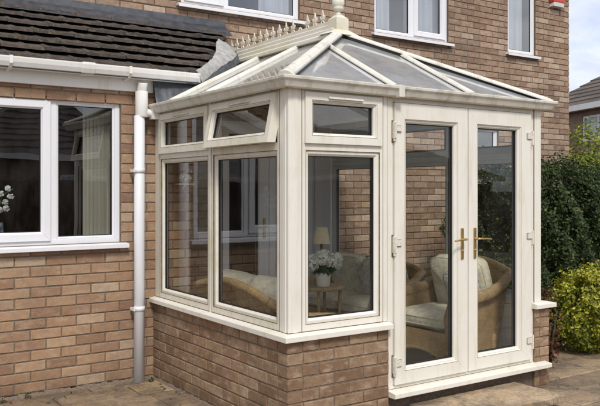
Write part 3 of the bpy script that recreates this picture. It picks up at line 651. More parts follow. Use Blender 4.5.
# corner posts
ZB, ZT = 0.702, 2.235
def post(mp_boxes, mat_='upvc_cream'):
    mb = MB(); [mb.box(*b_) for b_ in mp_boxes]; return mb.build('corner_post', mat_, con, 0.004)
post([(0.0, 0.10, 0.0, 0.10, ZB, ZT), (-0.004, 0.02, 0.03, 0.07, ZB, ZT), (0.03, 0.07, -0.004, 0.02, ZB, ZT)], 'upvc_pale')
post([(2.325, XR, 0.0, 0.10, ZB, ZT), (2.355, 2.385, -0.004, 0.02, ZB, ZT)], 'upvc_pale'); post([(2.30, 2.325, 0.002, 0.07, 0.187, ZT)], 'upvc_pale')
post([(0.0, 0.09, 1.945, 2.03, ZB, ZT)]); post([(XR - 0.09, XR - 0.001, 2.69, 2.98, ZB, ZT)], 'upvc_white')
# dirt that has settled along joints
mb = MB(m_front); mb.box(0.0, XR, 2.229, 2.2335, -.05, .003); mb.box(.0985, .1015, ZB, ZT, -.05, .0015); mb.box(2.3235, 2.3265, ZB, ZT, -.05, .0035); mb.box(-.001, .80, .7015, .7045, -.05, .004); mb.build('grime', 'grime', con)
mb = MB(m_left); mb.box(0.0, 2.03, 2.229, 2.2335, -.05, .003); mb.box(.0985, .1015, ZB, ZT, -.05, .0015); mb.box(1.9435, 1.9465, ZB, ZT, -.05, .0015); mb.box(-.001, 2.03, .7015, .7045, -.05, .004); mb.build('grime', 'grime', con)
# glazed side units
def unit(mp, u0, u1, toplight, mat_='upvc_cream', open_=0.0, bottom_label=None, inner=False, lab2=None):
    """fixed pane under a top light; frame face at n=0"""
    fr = MB(mp); gp = MB(mp)
    fw = 0.03
    mitre(fr, u0, u1, ZB, ZT, (fw, fw, 0.045, 0.03), -0.07, 0.0)
    fr.box(u0 + fw, u1 - fw, 1.845, 1.895, -0.068, -0.001)
    a, b_ = u0 + fw, u1 - fw
    mitre(fr, a, b_, 0.747, 1.845, 0.034, -0.06, -0.008, 0, None, 0.014)
    glazed(fr, gp, a + .034, b_ - .034, 0.781, 1.811, -0.028)
    grime_ring(fr, a, b_, 0.747, 1.845, 0.0)
    fr.box(u0 + .001, u1 - .001, ZB - .001, ZB + .004, -.06, .0015, 2)
    o = fr.build('window', [mat_, 'gasket', 'grime'], con, 0.002)
    if bottom_label: o['label'] = bottom_label
    gp.build('pane', 'glass', o, recalc=False)
    if toplight:
        zt, zb = 2.212, 1.888; a, b_ = u0 + 0.018, u1 - 0.018
        ang = open_; ca, sa = math.cos(ang), math.sin(ang)
        def rot(u, z, n): dz = zt - z; return (u, zt - dz * ca - n * sa * 0, n * ca + dz * sa)
        s = MB(mp); g2 = MB(mp)
        mitre(s, a, b_, zb, zt, 0.058, -0.045, 0.018, 0, rot, 0.006)
        mitre(s, a + .05, b_ - .05, zb + .05, zt - .05, 0.018, -0.04, 0.008, 0, rot, 0.008)
        glazed(s, g2, a + .068, b_ - .068, zb + .068, zt - .068, -0.02, rot)
        grime_ring(s, a + .05, b_ - .05, zb + .05, zt - .05, .018, rot)
        so_ = s.build('top_light', [mat_, 'gasket', 'grime'], con, 0.002)
        if lab2: so_['label'] = lab2
        g2.build('pane', 'glass', so_, recalc=False)
        v = MB(mp); um = (a + b_) / 2; vw = 0.14
        P = [rot(um - vw, zt - .036, .016), rot(um + vw, zt - .036, .016), rot(um + vw, zt - .020, .016), rot(um - vw, zt - .020, .016), rot(um - vw, zt - .036, .034), rot(um + vw, zt - .036, .034), rot(um + vw, zt - .022, .028), rot(um - vw, zt - .022, .028)]
        v.hexa(P); v.build('trickle_vent', 'upvc_weathered', so_, 0.002)
        if open_ > 0.02:
            for uu in (a + .03, b_ - .03): st = MB(mp); st.tube([(uu, zt - .1, -0.03), rot(uu, zb + .05, -0.02)], 0.006, 6); st.build('stay', 'hinge_white', so_)
unit(m_left, 1.045, 1.945, True, lab2='closed top light in the left side')
unit(m_left, 0.10, 1.02, True, open_=0.20, lab2='top light tilted open')
unit(m_front, 0.10, 0.765, True, 'upvc_pale', lab2='closed top light beside the doors')
mb = MB(m_left); mb.box(1.02, 1.045, ZB, ZT, -0.068, 0.006); [mb.box(q - .0015, q + .0015, ZB, ZT, -.06, .0015, 1) for q in (1.0175, 1.0475)]; mb.build('mullion', ['upvc_cream', 'grime'], con, 0.003)
mb = MB(m_front); mb.box(0.765, 0.80, ZB, ZT, -0.068, 0.004); [mb.box(q - .0015, q + .0015, ZB, ZT, -.06, .0015, 1) for q in (.7625, .8025)]; mb.build('mullion', ['upvc_pale', 'grime'], con, 0.003)
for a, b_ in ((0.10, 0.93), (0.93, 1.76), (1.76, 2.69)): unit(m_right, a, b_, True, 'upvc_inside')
# head above windows and doors
mb = MB()
mb.box(0.0, XR, 0.004, 0.075, ZT, 2.30); mb.box(0.004, 0.075, 0.075, 2.03, ZT, 2.30); mb.box(XR - .075, XR - .004, 0.075, 2.98, ZT, 2.30); mb.build('eaves_beam', 'upvc_cream', con, 0.003)
# doors
mb = MB(m_front); 
mb.box(0.80, 0.853, 0.187, ZT, -0.07, 0.0); mb.box(2.275, 2.30, 0.187, ZT, -0.07, 0.0); mb.box(0.853, 2.275, 2.195, ZT, -0.07, -0.001); mb.box(0.853, 2.275, 0.187, 0.258, -0.07, -0.001); mb.box(0.80, 2.30, 0.2335, 0.2375, -.05, .0015, 1)
mb.build('door_frame', ['upvc_pale', 'grime'], con, 0.002)
def leaf(u0, u1, wl, wr, side):
    fr = MB(m_front); gp = MB(m_front)
    mitre(fr, u0, u1, 0.264, 2.19, (wl - .018, wr - .018, 0.096, 0.118), -0.055, 0.018, 0, None, 0.006)
    mitre(fr, u0 + wl - .026, u1 - wr + .026, 0.352, 2.08, 0.026, -0.05, 0.008, 0, None, 0.01)
    glazed(fr, gp, u0 + wl, u1 - wr, 0.378, 2.054, -0.02)
    grime_ring(fr, u0 + wl - .026, u1 - wr + .026, 0.352, 2.08, .018)
    o = fr.build('door', ['upvc_pale', 'gasket', 'grime'], con, 0.002); gp.build('pane', 'glass', o, recalc=False)
    hu, sg = (u1 - 0.062, -1) if side == 'l' else (u0 + 0.062, 1)
    h = MB(m_front); h.box(hu - .0125, hu + .0125, 1.09, 1.315, 0.018, 0.027)
    h.lathe([(0.014, 0), (0.014, 0.01)], (hu, 1.245, .024), 12) if False else None
    h.tube([(hu, 1.235, 0.026), (hu, 1.235, 0.065), (hu + sg * .02, 1.236, 0.074), (hu + sg * .07, 1.234, 0.076), (hu + sg * .125, 1.228, 0.072)], [0.010, 0.009, 0.0075, 0.007, 0.006], 10)
    h.tube([(hu, 1.15, 0.024), (hu, 1.15, 0.034)], 0.009, 12); h.build('handle', 'brass', o, 0.002)
    he = u0 - 0.004 if side == 'l' else u1 + 0.004
    for z in (0.40, 1.22, 2.0):
        h = MB(m_front); h.box(he - .008, he + .008, z - .055, z + .055, 0.0, 0.034); s_ = 1 if side == 'l' else -1
        h.box(he - .013, he + .013, z - .085, z + .068, 0.0, 0.0025 + .018 * 0, 1); h.box(he + s_ * .004, he + s_ * .060, z - .012, z + .036, .0185, .0195, 1)
        h.box(he + s_ * .008, he + s_ * .055, z - .008, z + .032, 0.016, 0.030); h.tube([(he, z - .075, .018), (he, z + .06, .018)], 0.010, 10); h.build('hinge', ['hinge_white', 'grime'], o, 0.0015)
    return o
leaf(0.857, 1.562, 0.115, 0.129, 'l'); leaf(1.570, 2.272, 0.118, 0.148, 'r')
# eaves gutter: ogee section swept round three sides
P = [(0.0, 2.305), (0.0, 2.232), (0.035, 2.222), (0.058, 2.228), (0.066, 2.245), (0.074, 2.262), (0.088, 2.275), (0.09, 2.292), (0.082, 2.296), (0.076, 2.29), (0.07, 2.275), (0.02, 2.28)]
path = [((-0.004, 2.05), (-1, 0)), ((-0.004, -0.004), (-1, -1)), ((XR + .0, -0.004), (1, -1)), ((XR + .0, 2.99), (1, 0))]; n = len(P); V = []
for (x, y), (ox, oy) in path:
    for p, q in P: V.append((x + ox * p, y + oy * p, q))
F = [(i * n + k, i * n + (k + 1) % n, (i + 1) * n + (k + 1) % n, (i + 1) * n + k) for i in range(3) for k in range(n)] + [tuple(range(n)), tuple(3 * n + k for k in reversed(range(n)))]
mb = MB(); mb.grid(V, F); gt = mb.build('eaves_gutter', 'upvc_weathered', con, 0.002)
mb = MB(m_front); mb.box(0.83, 0.88, 2.218, 2.300, 0.0, 0.094); mb.build('gutter_union', 'upvc_weathered', gt, 0.003)
mb = MB(m_front); mb.box(XR + .02, XR + .10, 2.282, 2.297, -0.02, 0.09); mb.build('gutter_cap', 'upvc_pale', gt, 0.003)
# roof
RX, RYF, RZT, EZ = 1.206, 1.08, 2.865, 2.305
F1 = Vector((RX, RYF, RZT)); F2 = Vector((RX, 2.99, RZT))
def panel(pts, th=0.016):
    mb = MB(); P = [Vector(p) for p in pts]; nrm = (P[1] - P[0]).cross(P[2] - P[0]).normalized(); nrm = nrm if nrm.z > 0 else -nrm
    k = len(P); mb.grid([tuple(p) for p in P] + [tuple(p - nrm * th) for p in P], [tuple(range(k)), tuple(reversed(range(k, 2 * k)))] + [(i, (i + 1) % k, k + (i + 1) % k, k + i) for i in range(k)])
    return mb.build('roof_panel', 'roof_glazing', con)
e = 0.045
sl = (RZT - EZ) / RX
def onL(x, y): return (x, y, EZ + sl * x)
def onR(x, y): return (x, y, EZ + sl * (XR - x))
def onF(x, y): return (x, y, EZ + (RZT - EZ) / RYF * y)
panel([onL(-e, -e * .9), F1, F2, onL(0.34, 2.99), onL(0.34, 2.02), onL(-e, 2.02)])
panel([onR(XR + e, -e * .9), F1, F2, onR(XR + e, 2.99)])
panel([onF(-e * 1.1, -e), onF(XR + e * 1.1, -e), F1])
def rafter(p, q, wd=0.050, ht=0.028, endcap=True, name='rafter', low=0.012, mt='upvc_weathered'):
    p, q = Vector(p), Vector(q); d = (q - p).normalized(); s = d.cross(Vector((0, 0, 1))).normalized(); u = s.cross(d).normalized()
    if u.z < 0: u = -u
    mb = MB(); prof = [(-wd / 2, 0.0), (-wd / 2, ht * .45), (-wd * .30, ht * .9), (-wd * .12, ht * 1.08), (wd * .12, ht * 1.08), (wd * .30, ht * .9), (wd / 2, ht * .45), (wd / 2, 0.0)]
    mb.prism(prof, 0, (q - p).length, lambda t, a, b_: tuple(p + d * t + s * a + u * b_))
    # white inner bar under the glazing
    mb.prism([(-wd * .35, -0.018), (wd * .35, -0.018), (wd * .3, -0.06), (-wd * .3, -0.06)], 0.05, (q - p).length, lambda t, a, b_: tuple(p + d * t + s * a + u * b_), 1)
    mb.prism([(-wd / 2 - .007, -.002), (wd / 2 + .007, -.002), (wd / 2 + .007, .004), (-wd / 2 - .007, .004)], 0.02, (q - p).length, lambda t, a, b_: tuple(p + d * t + s * a + u * b_), 2)
    o = mb.build(name, [mt, 'upvc_inside', 'gasket'], con, 0.002)
    if endcap:
        c = MB(); nn = 10; rr = wd * 0.62; pr = [(rr * math.cos(math.pi * k / nn), -0.006 + rr * .95 * math.sin(math.pi * k / nn)) for k in range(nn + 1)]
        c.prism(pr, -0.022, 0.022, lambda t, a, b_: tuple(p + d * t + s * a + u * b_)); c.build('end_cap', 'upvc_weathered', o, 0.003)
    return o
rafter(onL(-e, -e * .9), F1 - Vector((.02, .02, 0)), 0.092, 0.042, name='hip')
rafter(onR(XR + e, -e * .9), F1 - Vector((-.02, .02, 0)), 0.07, 0.035, name='hip')
rafter(onL(-e, 1.0), onL(1.15, 1.57)); rafter(onL(-e, 1.62), onL(1.15, 2.22)); rafter(onL(0.40, 2.45), onL(1.15, 2.85), endcap=False)
for y in (1.0, 1.9): rafter(onR(XR + e, y), onR(1.25, min(y + .4, 2.9)))
rafter(onF(0.83, -e), onF(0.83, 0.72)); rafter(onF(1.585, -e), onF(1.585, 0.72))
# ridge capping with moulded sides
mb = MB(); pr = [(-0.12, 2.835), (-0.12, 2.862), (-0.075, 2.885), (-0.075, 2.915), (-0.06, 2.925), (-0.06, 2.955), (-0.04, 2.965), (-0.04, 2.995), (0.04, 2.995), (0.04, 2.965), (0.06, 2.955), (0.06, 2.925), (0.075, 2.915), (0.075, 2.885), (0.12, 2.862), (0.12, 2.835)]
mb.prism(pr, 1.06, 2.99, lambda t, p, q: (RX + p, t, q)); rg = mb.build('ridge', 'upvc_cream', con, 0.003)
mb = MB(); mb.hexa([(RX - .15, .98, 2.86), (RX + .15, .98, 2.86), (RX + .13, 1.2, 2.875), (RX - .13, 1.2, 2.875), (RX - .07, 1.02, 2.905), (RX + .07, 1.02, 2.905), (RX + .07, 1.18, 2.905), (RX - .07, 1.18, 2.905)]); mb.box(RX - .062, RX + .062, 1.02, 1.144, 2.90, 3.0)
mb.hexa([(RX - .062, 1.02, 3.0), (RX + .062, 1.02, 3.0), (RX + .062, 1.144, 3.0), (RX - .062, 1.144, 3.0), (RX - .025, 1.057, 3.035), (RX + .025, 1.057, 3.035), (RX + .025, 1.107, 3.035), (RX - .025, 1.107, 3.035)])
mb.build('ridge_end', 'upvc_cream', con, 0.004)
mb = MB(); mb.lathe([(0.024, 0), (0.027, .012), (0.02, .022), (0.018, .03), (0.035, .04), (0.044, .05), (0.046, .062), (0.040, .07), (0.046, .078), (0.052, .10), (0.05, .125), (0.035, .15), (0.022, .17), (0.026, .18), (0.018, .2), (0.012, .24), (0.002, .28)], (RX, 1.082, 3.03), 20)
mb.build('finial', 'upvc_cream', con)
# cresting: fleur-de-lis along the ridge, each one a part
def fleur(y, broken=False):
    mb = MB(); z = 2.99; x = RX
    def sh(pts, t=0.010): mb.prism(pts, x - t / 2, x + t / 2, lambda q, a, b_: (q, y + a, z + b_))
    for s in (-1, 1): mb.tube([(x, y + s * .030, z), (x, y + s * .020, z + .018), (x, y + s * .006, z + .036)], 0.0055, 6)
    if not broken:
        sh([(-.006, .03), (.006, .03), (.008, .05), (.014, .07), (.009, .09), (0, .115), (-.009, .09), (-.014, .07), (-.008, .05)])
        for s in (-1, 1): sh([(s * .004, .048), (s * .018, .056), (s * .030, .072), (s * .033, .060), (s * .026, .044), (s * .012, .036), (s * .003, .038)])
        sh([(-.013, .042), (.013, .042), (.013, .050), (-.013, .050)], 0.014)
    mb.v = [(a, y + (b_ - y) * 1.0, z + (c_ - z) * 1.12) for a, b_, c_ in mb.v]
    mb.build('crest', 'upvc_cream', con)
k = 0; y = 1.30
while y < 2.9:
    fleur(y, k in (3,)); y += 0.113; k += 1
mb = MB(); mb.box(RX - .008, RX + .008, 1.2, 2.95, 2.99, 3.004); mb.build('crest_rail', 'upvc_cream', con)
# ================================================================ STEP
st = thing('stone_step', 'mottled brown stone slab step in front of the glazed doors', 'step', (1.5, -0.23, 0))
mb = MB(); X0, X1, YA, YB = 0.98, 2.07, -0.475, -0.02; nx, ny = 40, 18; V = []
for i in range(nx + 1):
    for j in range(ny + 1):
        x = X0 + (X1 - X0) * i / nx; y_ = YA + (YB - YA) * j / ny; ed = (i in (0, nx) or j in (0, ny))
        V.append((x + (random.uniform(-.004, .004) if ed else 0), y_ + (random.uniform(-.004, .004) if ed else 0), 0.118 + 0.003 * math.sin(x * 13 + 2 * math.sin(y_ * 9)) * math.sin(y_ * 17) + random.uniform(-.0008, .0008)))
F = [(i * (ny + 1) + j, (i + 1) * (ny + 1) + j, (i + 1) * (ny + 1) + j + 1, i * (ny + 1) + j + 1) for i in range(nx) for j in range(ny)]
ring = [i * (ny + 1) for i in range(nx + 1)] + [nx * (ny + 1) + j for j in range(1, ny + 1)] + [i * (ny + 1) + ny for i in range(nx - 1, -1, -1)] + [j for j in range(ny - 1, 0, -1)]
k = len(V); V += [(V[i][0] + random.uniform(-.003, .003), V[i][1] + random.uniform(-.003, .003), 0.062) for i in ring]; n = len(ring)
F += [(ring[i], k + i, k + (i + 1) % n, ring[(i + 1) % n]) for i in range(n)] + [tuple(k + i for i in range(n))]
mb.grid(V, F, 0, 0.5); mb.build('slab', 'step_stone', st, 0.006)
mb = MB()
for i in range(5):
    x0 = 1.03 + 0.2 * i; mb.box(x0, x0 + 0.19, -0.42, -0.05, 0.0, 0.061, 1 if i == 4 else 0, random.random(), 0.003)
mb.build('brick_base', ['mortar_dark', 'red_brick_base'], st)
# ================================================================ INTERIOR FURNITURE
def cushion(size, loc, rot, m, parent, name='cushion', puff=0.35, seam=True, nn=14):
    """rounded pillow: box with soft super-ellipsoid sides"""
    V = []; F = []; sx, sy, sz = [s / 2 for s in size]
    mb = MB(); M = Matrix.Translation(loc) @ rot.to_4x4()
    nu, nv = 28, nn
    for i in range(nv + 1):
        ph = -math.pi / 2 + math.pi * i / nv
        for k in range(nu):
            th = 2 * math.pi * k / nu
            f = lambda c, e: math.copysign(abs(c) ** e, c)
            x = sx * f(math.cos(ph), .35) * f(math.cos(th), .3); y_ = sy * f(math.cos(ph), .35) * f(math.sin(th), .3); z = sz * f(math.sin(ph), .6)
            z *= 1 + puff * (1 - (x / sx) ** 2) * (1 - (y_ / sy) ** 2) - .15 + 0.08 * math.sin(x * 40 + y_ * 23)
            V.append(tuple(M @ Vector((x, y_, z))))
    F = [(i * nu + k, i * nu + (k + 1) % nu, (i + 1) * nu + (k + 1) % nu, (i + 1) * nu + k) for i in range(nv) for k in range(nu)]
    mb.grid(V, F, 0, .5, True)
    o = mb.build(name, m, parent, merge=True)
    f = lambda c, e: math.copysign(abs(c) ** e, c)
    for zz in (-.35, .35):
        pp = MB(); pp.tube([tuple(M @ Vector((sx * .985 * f(math.cos(2 * math.pi * k / 40), .3), sy * .985 * f(math.sin(2 * math.pi * k / 40), .3), sz * zz))) for k in range(40)], .008, 6, closed=True); pp.build('piping', m, o)
    return o
from mathutils import Euler
def strip(mb, A, B, mi=0, th=0.02):
    """solid strip between two polylines"""
    n = len(A); A = [Vector(a) for a in A]; B = [Vector(b_) for b_ in B]
    nr = (B[0] - A[0]).cross(A[1] - A[0]).normalized() * th
    V = [tuple(p) for p in A + B] + [tuple(p + nr) for p in A + B]
    F = [(i, i + 1, n + i + 1, n + i) for i in range(n - 1)] + [(2 * n + i, 2 * n + n + i, 2 * n + n + i + 1, 2 * n + i + 1) for i in range(n - 1)]
    F += [(i, 2 * n + i, 2 * n + i + 1, i + 1) for i in range(n - 1)] + [(n + i, n + i + 1, 3 * n + i + 1, 3 * n + i) for i in range(n - 1)] + [(0, n, 3 * n, 2 * n), (n - 1, 3 * n - 1, 4 * n - 1, 2 * n - 1)]
    mb.grid(V, F, mi, .5, False)
def wicker_chair(name, label, loc, rz_, width=0.70, dsc=1.0, hsc=1.0, floral=False, group='cane seats in the conservatory', cat='armchair'):
    """local: faces +x, origin on floor at centre; depth 0.72"""
    t = thing(name, label, cat, loc, group)
    Mx = Matrix.Translation(loc) @ Matrix.Rotation(rz_, 4, 'Z')
    def T(x, y, z): return tuple(Mx @ Vector((x * dsc, y, z * hsc)))
    hw = width / 2
    # side panels flow from the back wing over the arm to the front foot
    for s in (-1, 1):
        pth = [(-.40, .80), (-.36, 0.77), (-.27, .70), (-.12, .645), (.05, .625), (.22, .61), (.32, .58), (.36, .50), (.355, .36), (.345, .2), (.36, .0)]
        mb = MB(T); mb.tube([(x, s * (hw + .01 * (z > .3)), z) for x, z in pth], [.035, .04, .045, .048, .05, .05, .05, .046, .038, .032, .030], 10); mb.build('arm', 'wicker', t)
        mb = MB(T); A = [(x, s * (hw - .01), z) for x, z in pth[:8]]; B = [(x, s * (hw - .02), .14 if abs(x) > .15 else .19) for x, z in pth[:8]]
        B = [(-.22 + .58 * i / 7, s * (hw - .01), .12 + .07 * math.sin(math.pi * i / 7)) for i in range(8)]; strip(mb, A, B, th=.018 * s); mb.build('side_panel', 'wicker', t)
    n = 12; pt = [(-.40, -hw * (1 - 2 * i / n), .80 + .09 * math.sin(math.pi * i / n)) for i in range(n + 1)]
    mb = MB(T); mb.tube(pt, .035, 10); mb.build('back_rail', 'wicker', t)
    mb = MB(T); strip(mb, pt, [(-.21, p[1], .14) for p in pt], th=.02); mb.build('back_panel', 'wicker', t)
    mb = MB(T); A = [(.335, -hw * (1 - 2 * i / n), .36) for i in range(n + 1)]; strip(mb, A, [(.335, a[1], .12 + .09 * math.sin(math.pi * i / n)) for i, a in enumerate(A)], th=.02)
    mb.tube([(.345, a[1], .12 + .09 * math.sin(math.pi * i / n)) for i, a in enumerate(A)], .016, 8); mb.box(-.23, .335, -hw + .02, hw - .02, .30, .35); mb.build('seat_frame', 'wicker', t)
    for x in (-.21,):
        for s in (-1, 1): mb = MB(T); mb.tube([(x, s * (hw - .02), .0), (x, s * (hw - .02), .3)], .028, 8); mb.build('leg', 'wicker', t)
    nc = 2 if width > 1.0 else 1; cw = (width - .08) / nc
    for i in range(nc):
        yc = -hw + .04 + cw * (i + .5); Rz = Matrix.Rotation(rz_, 3, 'Z')
        cushion((.62 * dsc, cw, .17), T(.03, yc, .43), Rz, 'cushion_fabric', t, 'seat_cushion', .2)
        cushion((.52 * hsc, cw * .98, .20), T(-.20, yc, .68), Rz @ Matrix.Rotation(R(-72), 3, 'Y'), 'cushion_fabric', t, 'back_cushion', .5)
    if floral: cushion((.34, .34, .12), T(-.08, hw * .35, .64), Matrix.Rotation(rz_, 3, 'Z') @ Matrix.Rotation(R(-68), 3, 'Y'), 'cushion_floral', t, 'scatter_cushion', .5)
    return t
wicker_chair('wicker_armchair', 'cane armchair with pale cushions standing just inside the glazed doors', (1.97, 0.60, FZ), R(184), 0.66, 1.0, 0.97, True, group=None)
wicker_chair('wicker_sofa', 'cane sofa with two back cushions and a floral cushion behind the plant table', (1.99, 1.83, FZ), R(182), 1.12, 0.82, 0.88, True, group=None, cat='sofa')
wicker_chair('wicker_sofa', 'cane two-seat sofa with its cushioned back against the left side windows', (0.50, 1.02, FZ), R(0), 1.10, 0.88, 0.88, False, group=None, cat='sofa')
# side table
tb = thing('side_table', 'round cane side table carrying the flower pot in the corner', 'table', (1.43, 1.66, FZ))
tx, ty = 1.47, 1.68
mb = MB(); mb.lathe([(0.0, .56), (.20, .56), (.215, .57), (.215, .585), (.20, .595), (0.0, .595)], (tx, ty, FZ), 28); mb.build('table_top', 'wicker', tb)
mb = MB(); mb.lathe([(.17, .26), (.18, .27), (.17, .285)], (tx, ty, FZ), 24); mb.build('shelf', 'wicker', tb)
for k in range(4):
    a = R(45 + 90 * k); mb = MB(); mb.tube([(tx + .19 * math.cos(a), ty + .19 * math.sin(a), FZ), (tx + .16 * math.cos(a), ty + .16 * math.sin(a), FZ + .27), (tx + .17 * math.cos(a), ty + .17 * math.sin(a), FZ + .56)], .016, 8); mb.build('leg', 'wicker', tb)
# potted hydrangea
TT = 0.725
hp = thing('potted_hydrangea', 'white hydrangea in a white pot on the round cane table', 'potted plant', (1.43, 1.60, TT))
mb = MB(); mb.lathe([(.052, 0), (.058, .01), (.072, .12), (.075, .125), (.068, .13), (.06, .11)], (1.43, 1.60, TT), 24); mb.build('pot', 'pot_white', hp)
def rdir(): 
    z = random.uniform(-1, 1); a = random.uniform(0, 2 * math.pi); q = math.sqrt(1 - z * z); return Vector((q * math.cos(a), q * math.sin(a), z))
def leafquad(mb, c, nrm, size, mi=0, r=None, asp=0.55):
    nrm = nrm.normalized(); t = nrm.orthogonal().normalized(); t = (Matrix.Rotation(random.uniform(0, 6.28), 3, nrm) @ t); b_ = nrm.cross(t); c = Vector(c)
    mb.face([tuple(c - t * size * .5), tuple(c - b_ * size * asp * .5 + nrm * size * .05), tuple(c + t * size * .5 - nrm * size * .1), tuple(c + b_ * size * asp * .5 + nrm * size * .05)], mi, random.random() if r is None else r)
def foliage_ball(mb, c, rad, n, size, r=None, flat=1.0, asp=.55):
    for _ in range(n):
        d = rdir(); q = rad * random.uniform(.75, 1.05); p = Vector(c) + Vector((d.x * q, d.y * q, d.z * q * flat)); leafquad(mb, p, d + rdir() * .6, size * random.uniform(.7, 1.2), 0, r, asp)
mb = MB(); foliage_ball(mb, (1.43, 1.60, TT + .16), .10, 130, .07, flat=.6); mb.tube([(1.43, 1.6, TT + .08), (1.43, 1.6, TT + .2)], .01, 6); mb.build('foliage', 'leaf_plant', hp, recalc=False)
for i, (dx, dy, dz, q) in enumerate([(-.11, -.03, .20, .05), (-.05, -.07, .25, .05), (.02, -.08, .22, .045), (.08, -.05, .25, .05), (.11, .0, .19, .045), (0.0, .0, .28, .05), (-.07, .05, .24, .05)]):
    mb = MB(); foliage_ball(mb, (1.43 + dx * 1.3, 1.60 + dy, TT + dz), q * 1.25, 230, .024, flat=.85, asp=.9); mb.build('flower_head', 'petal', hp, recalc=False)
# table lamp
lp = thing('table_lamp', 'table lamp with a cream shade behind the white hydrangea', 'lamp', (1.50, 1.76, TT))
mb = MB(); mb.lathe([(.055, 0), (.055, .015), (.02, .03), (.018, .08), (.04, .14), (.045, .19), (.03, .25), (.012, .28), (.012, .38)], (1.54, 1.78, TT), 20); mb.build('lamp_base', 'wood', lp)
mb = MB(); mb.lathe([(.085, .37), (.082, .375), (.055, .52), (.053, .52), (.08, .37)], (1.54, 1.78, TT), 24); mb.build('lamp_shade', 'shade_cream', lp)
# orchid in a glass vase on the window board
orc = thing('orchid_vase', 'white orchid in a clear glass vase on the sill of the ground floor window', 'flower vase', (-1.22, 2.26, 1.2))
mb = MB(); mb.box(-4.4, -0.25, 2.14, 2.36, 1.17, 1.2); mb.build('window_board', 'upvc_white', house)
mb = MB(); mb.lathe([(.035, 0), (.045, .01), (.04, .1), (.048, .14), (.045, .14), (.036, .1), (.03, .02)], (-1.2, 2.26, 1.2), 20); mb.build('vase', 'glass_upper', orc)
mb = MB(); mb.tube([(-1.2, 2.26, 1.22), (-1.21, 2.25, 1.4), (-1.18, 2.24, 1.55), (-1.10, 2.23, 1.6)], .005, 6); mb.tube([(-1.2, 2.26, 1.22), (-1.22, 2.26, 1.38), (-1.26, 2.25, 1.5)], .005, 6); mb.build('stem', 'stem_green', orc)
for x, z in ((-1.14, 1.60), (-1.19, 1.56), (-1.22, 1.50), (-1.27, 1.51), (-1.16, 1.50), (-1.20, 1.44), (-1.12, 1.54), (-1.25, 1.44), (-1.15, 1.45)):
    mb = MB()
    foliage_ball(mb, (x, 2.225, z), .020, 16, .034, flat=1, asp=.85)
    mb.build('blossom', 'petal', orc, recalc=False)
# small wall bracket of flowers on the brick inside the left pane
wf = thing('wall_bracket', 'small pale flower posy on a bracket on the brick wall inside the conservatory', 'wall ornament', (0.24, 2.0, 1.66))
mb = MB(); mb.box(.17, .31, 1.93, 2.03, 1.635, 1.648); mb.tube([(.24, 2.03, 1.58), (.24, 1.96, 1.635)], .008, 6); mb.build('shelf', 'pot_white', wf)
mb = MB(); foliage_ball(mb, (.24, 1.96, 1.70), .05, 90, .03, asp=.8); mb.build('posy', 'petal', wf, recalc=False)
# ================================================================ PLANTS
def hedge(name, label, x0, x1, y0, y1, z1, n, size, m, cat='hedge', rough=.07):
    t = thing(name, label, cat, ((x0 + x1) / 2, (y0 + y1) / 2, 0))
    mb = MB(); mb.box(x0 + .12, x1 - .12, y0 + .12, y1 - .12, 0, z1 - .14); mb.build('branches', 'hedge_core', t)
    mb = MB()
    def bumpf(a, b_): return rough * (math.sin(a * 5.1 + 1) * math.sin(b_ * 4.3) + .6 * math.sin(a * 13 + b_ * 9) + .4 * math.sin(a * 23.7 - b_ * 17))
    Af = (x1 - x0) * z1; At = (x1 - x0) * (y1 - y0); As = (y1 - y0) * z1; tot = Af + At + 2 * As
    for _ in range(n):
        q = random.random() * tot; dp = abs(random.gauss(0, .05)) + 0
        if q < Af: a, b_ = random.uniform(x0, x1), random.uniform(0, z1); p = (a, y0 + dp - bumpf(a, b_), b_); nr = Vector((0, -1, .5))
        elif q < Af + At: a, b_ = random.uniform(x0, x1), random.uniform(y0, y1); p = (a, b_, z1 - dp + bumpf(a, b_) + (random.random() ** 6) * .1); nr = Vector((0, 0, 1))
        elif q < Af + At + As: a, b_ = random.uniform(y0, y1), random.uniform(0, z1); p = (x0 + dp - bumpf(a, b_), a, b_); nr = Vector((-1, 0, .4))
        else: a, b_ = random.uniform(y0, y1), random.uniform(0, z1); p = (x1 - dp, a, b_); nr = Vector((1, 0, .4))
        leafquad(mb, p, nr + rdir() * .9, size * random.uniform(.6, 1.3), 0, min(1, max(0, random.gauss(.45, .25))), .6)
    mb.build('foliage', m, t, recalc=False); return t
hedge('hedge', 'tall dark green clipped hedge along the patio beside the house corner', 3.62, 8.2, 1.25, 2.25, 1.80, 66000, .040, 'leaf_hedge', rough=.10)
def shrub(name, label, c, rx, ry, rz_, n, size, m, cat='shrub', shoots=0):
    t = thing(name, label, cat, (c[0], c[1], 0))
    mb = MB()
    for k in range(7):
        a = random.random() * 6.28; mb.tube([(c[0], c[1], 0), (c[0] + rx * .3 * math.cos(a), c[1] + ry * .3 * math.sin(a), c[2] * .6), (c[0] + rx * .7 * math.cos(a), c[1] + ry * .7 * math.sin(a), c[2] + rz_ * .4)], [.02, .014, .006], 6)
    mb.build('stems', 'bark', t)
    mb = MB()
    cl = [(rdir(), random.uniform(.08, .2)) for _ in range(60)]
    for _ in range(n):
        d, _q = random.choice(cl); d = (d + rdir() * .38).normalized(); q = random.uniform(.55, 1.0) ** .5 * (1 + .09 * math.sin(d.x * 9 + d.z * 7) + .06 * math.sin(d.y * 17)); q *= 1 + .12 * random.random() ** 5
        p = Vector((c[0] + d.x * rx * q, c[1] + d.y * ry * q, c[2] + d.z * rz_ * q))
        if p.z < .02: continue
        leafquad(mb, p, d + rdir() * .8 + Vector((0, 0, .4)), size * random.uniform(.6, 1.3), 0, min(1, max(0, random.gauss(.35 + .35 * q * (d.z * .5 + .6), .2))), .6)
    mb.build('foliage', m, t, recalc=False); return t
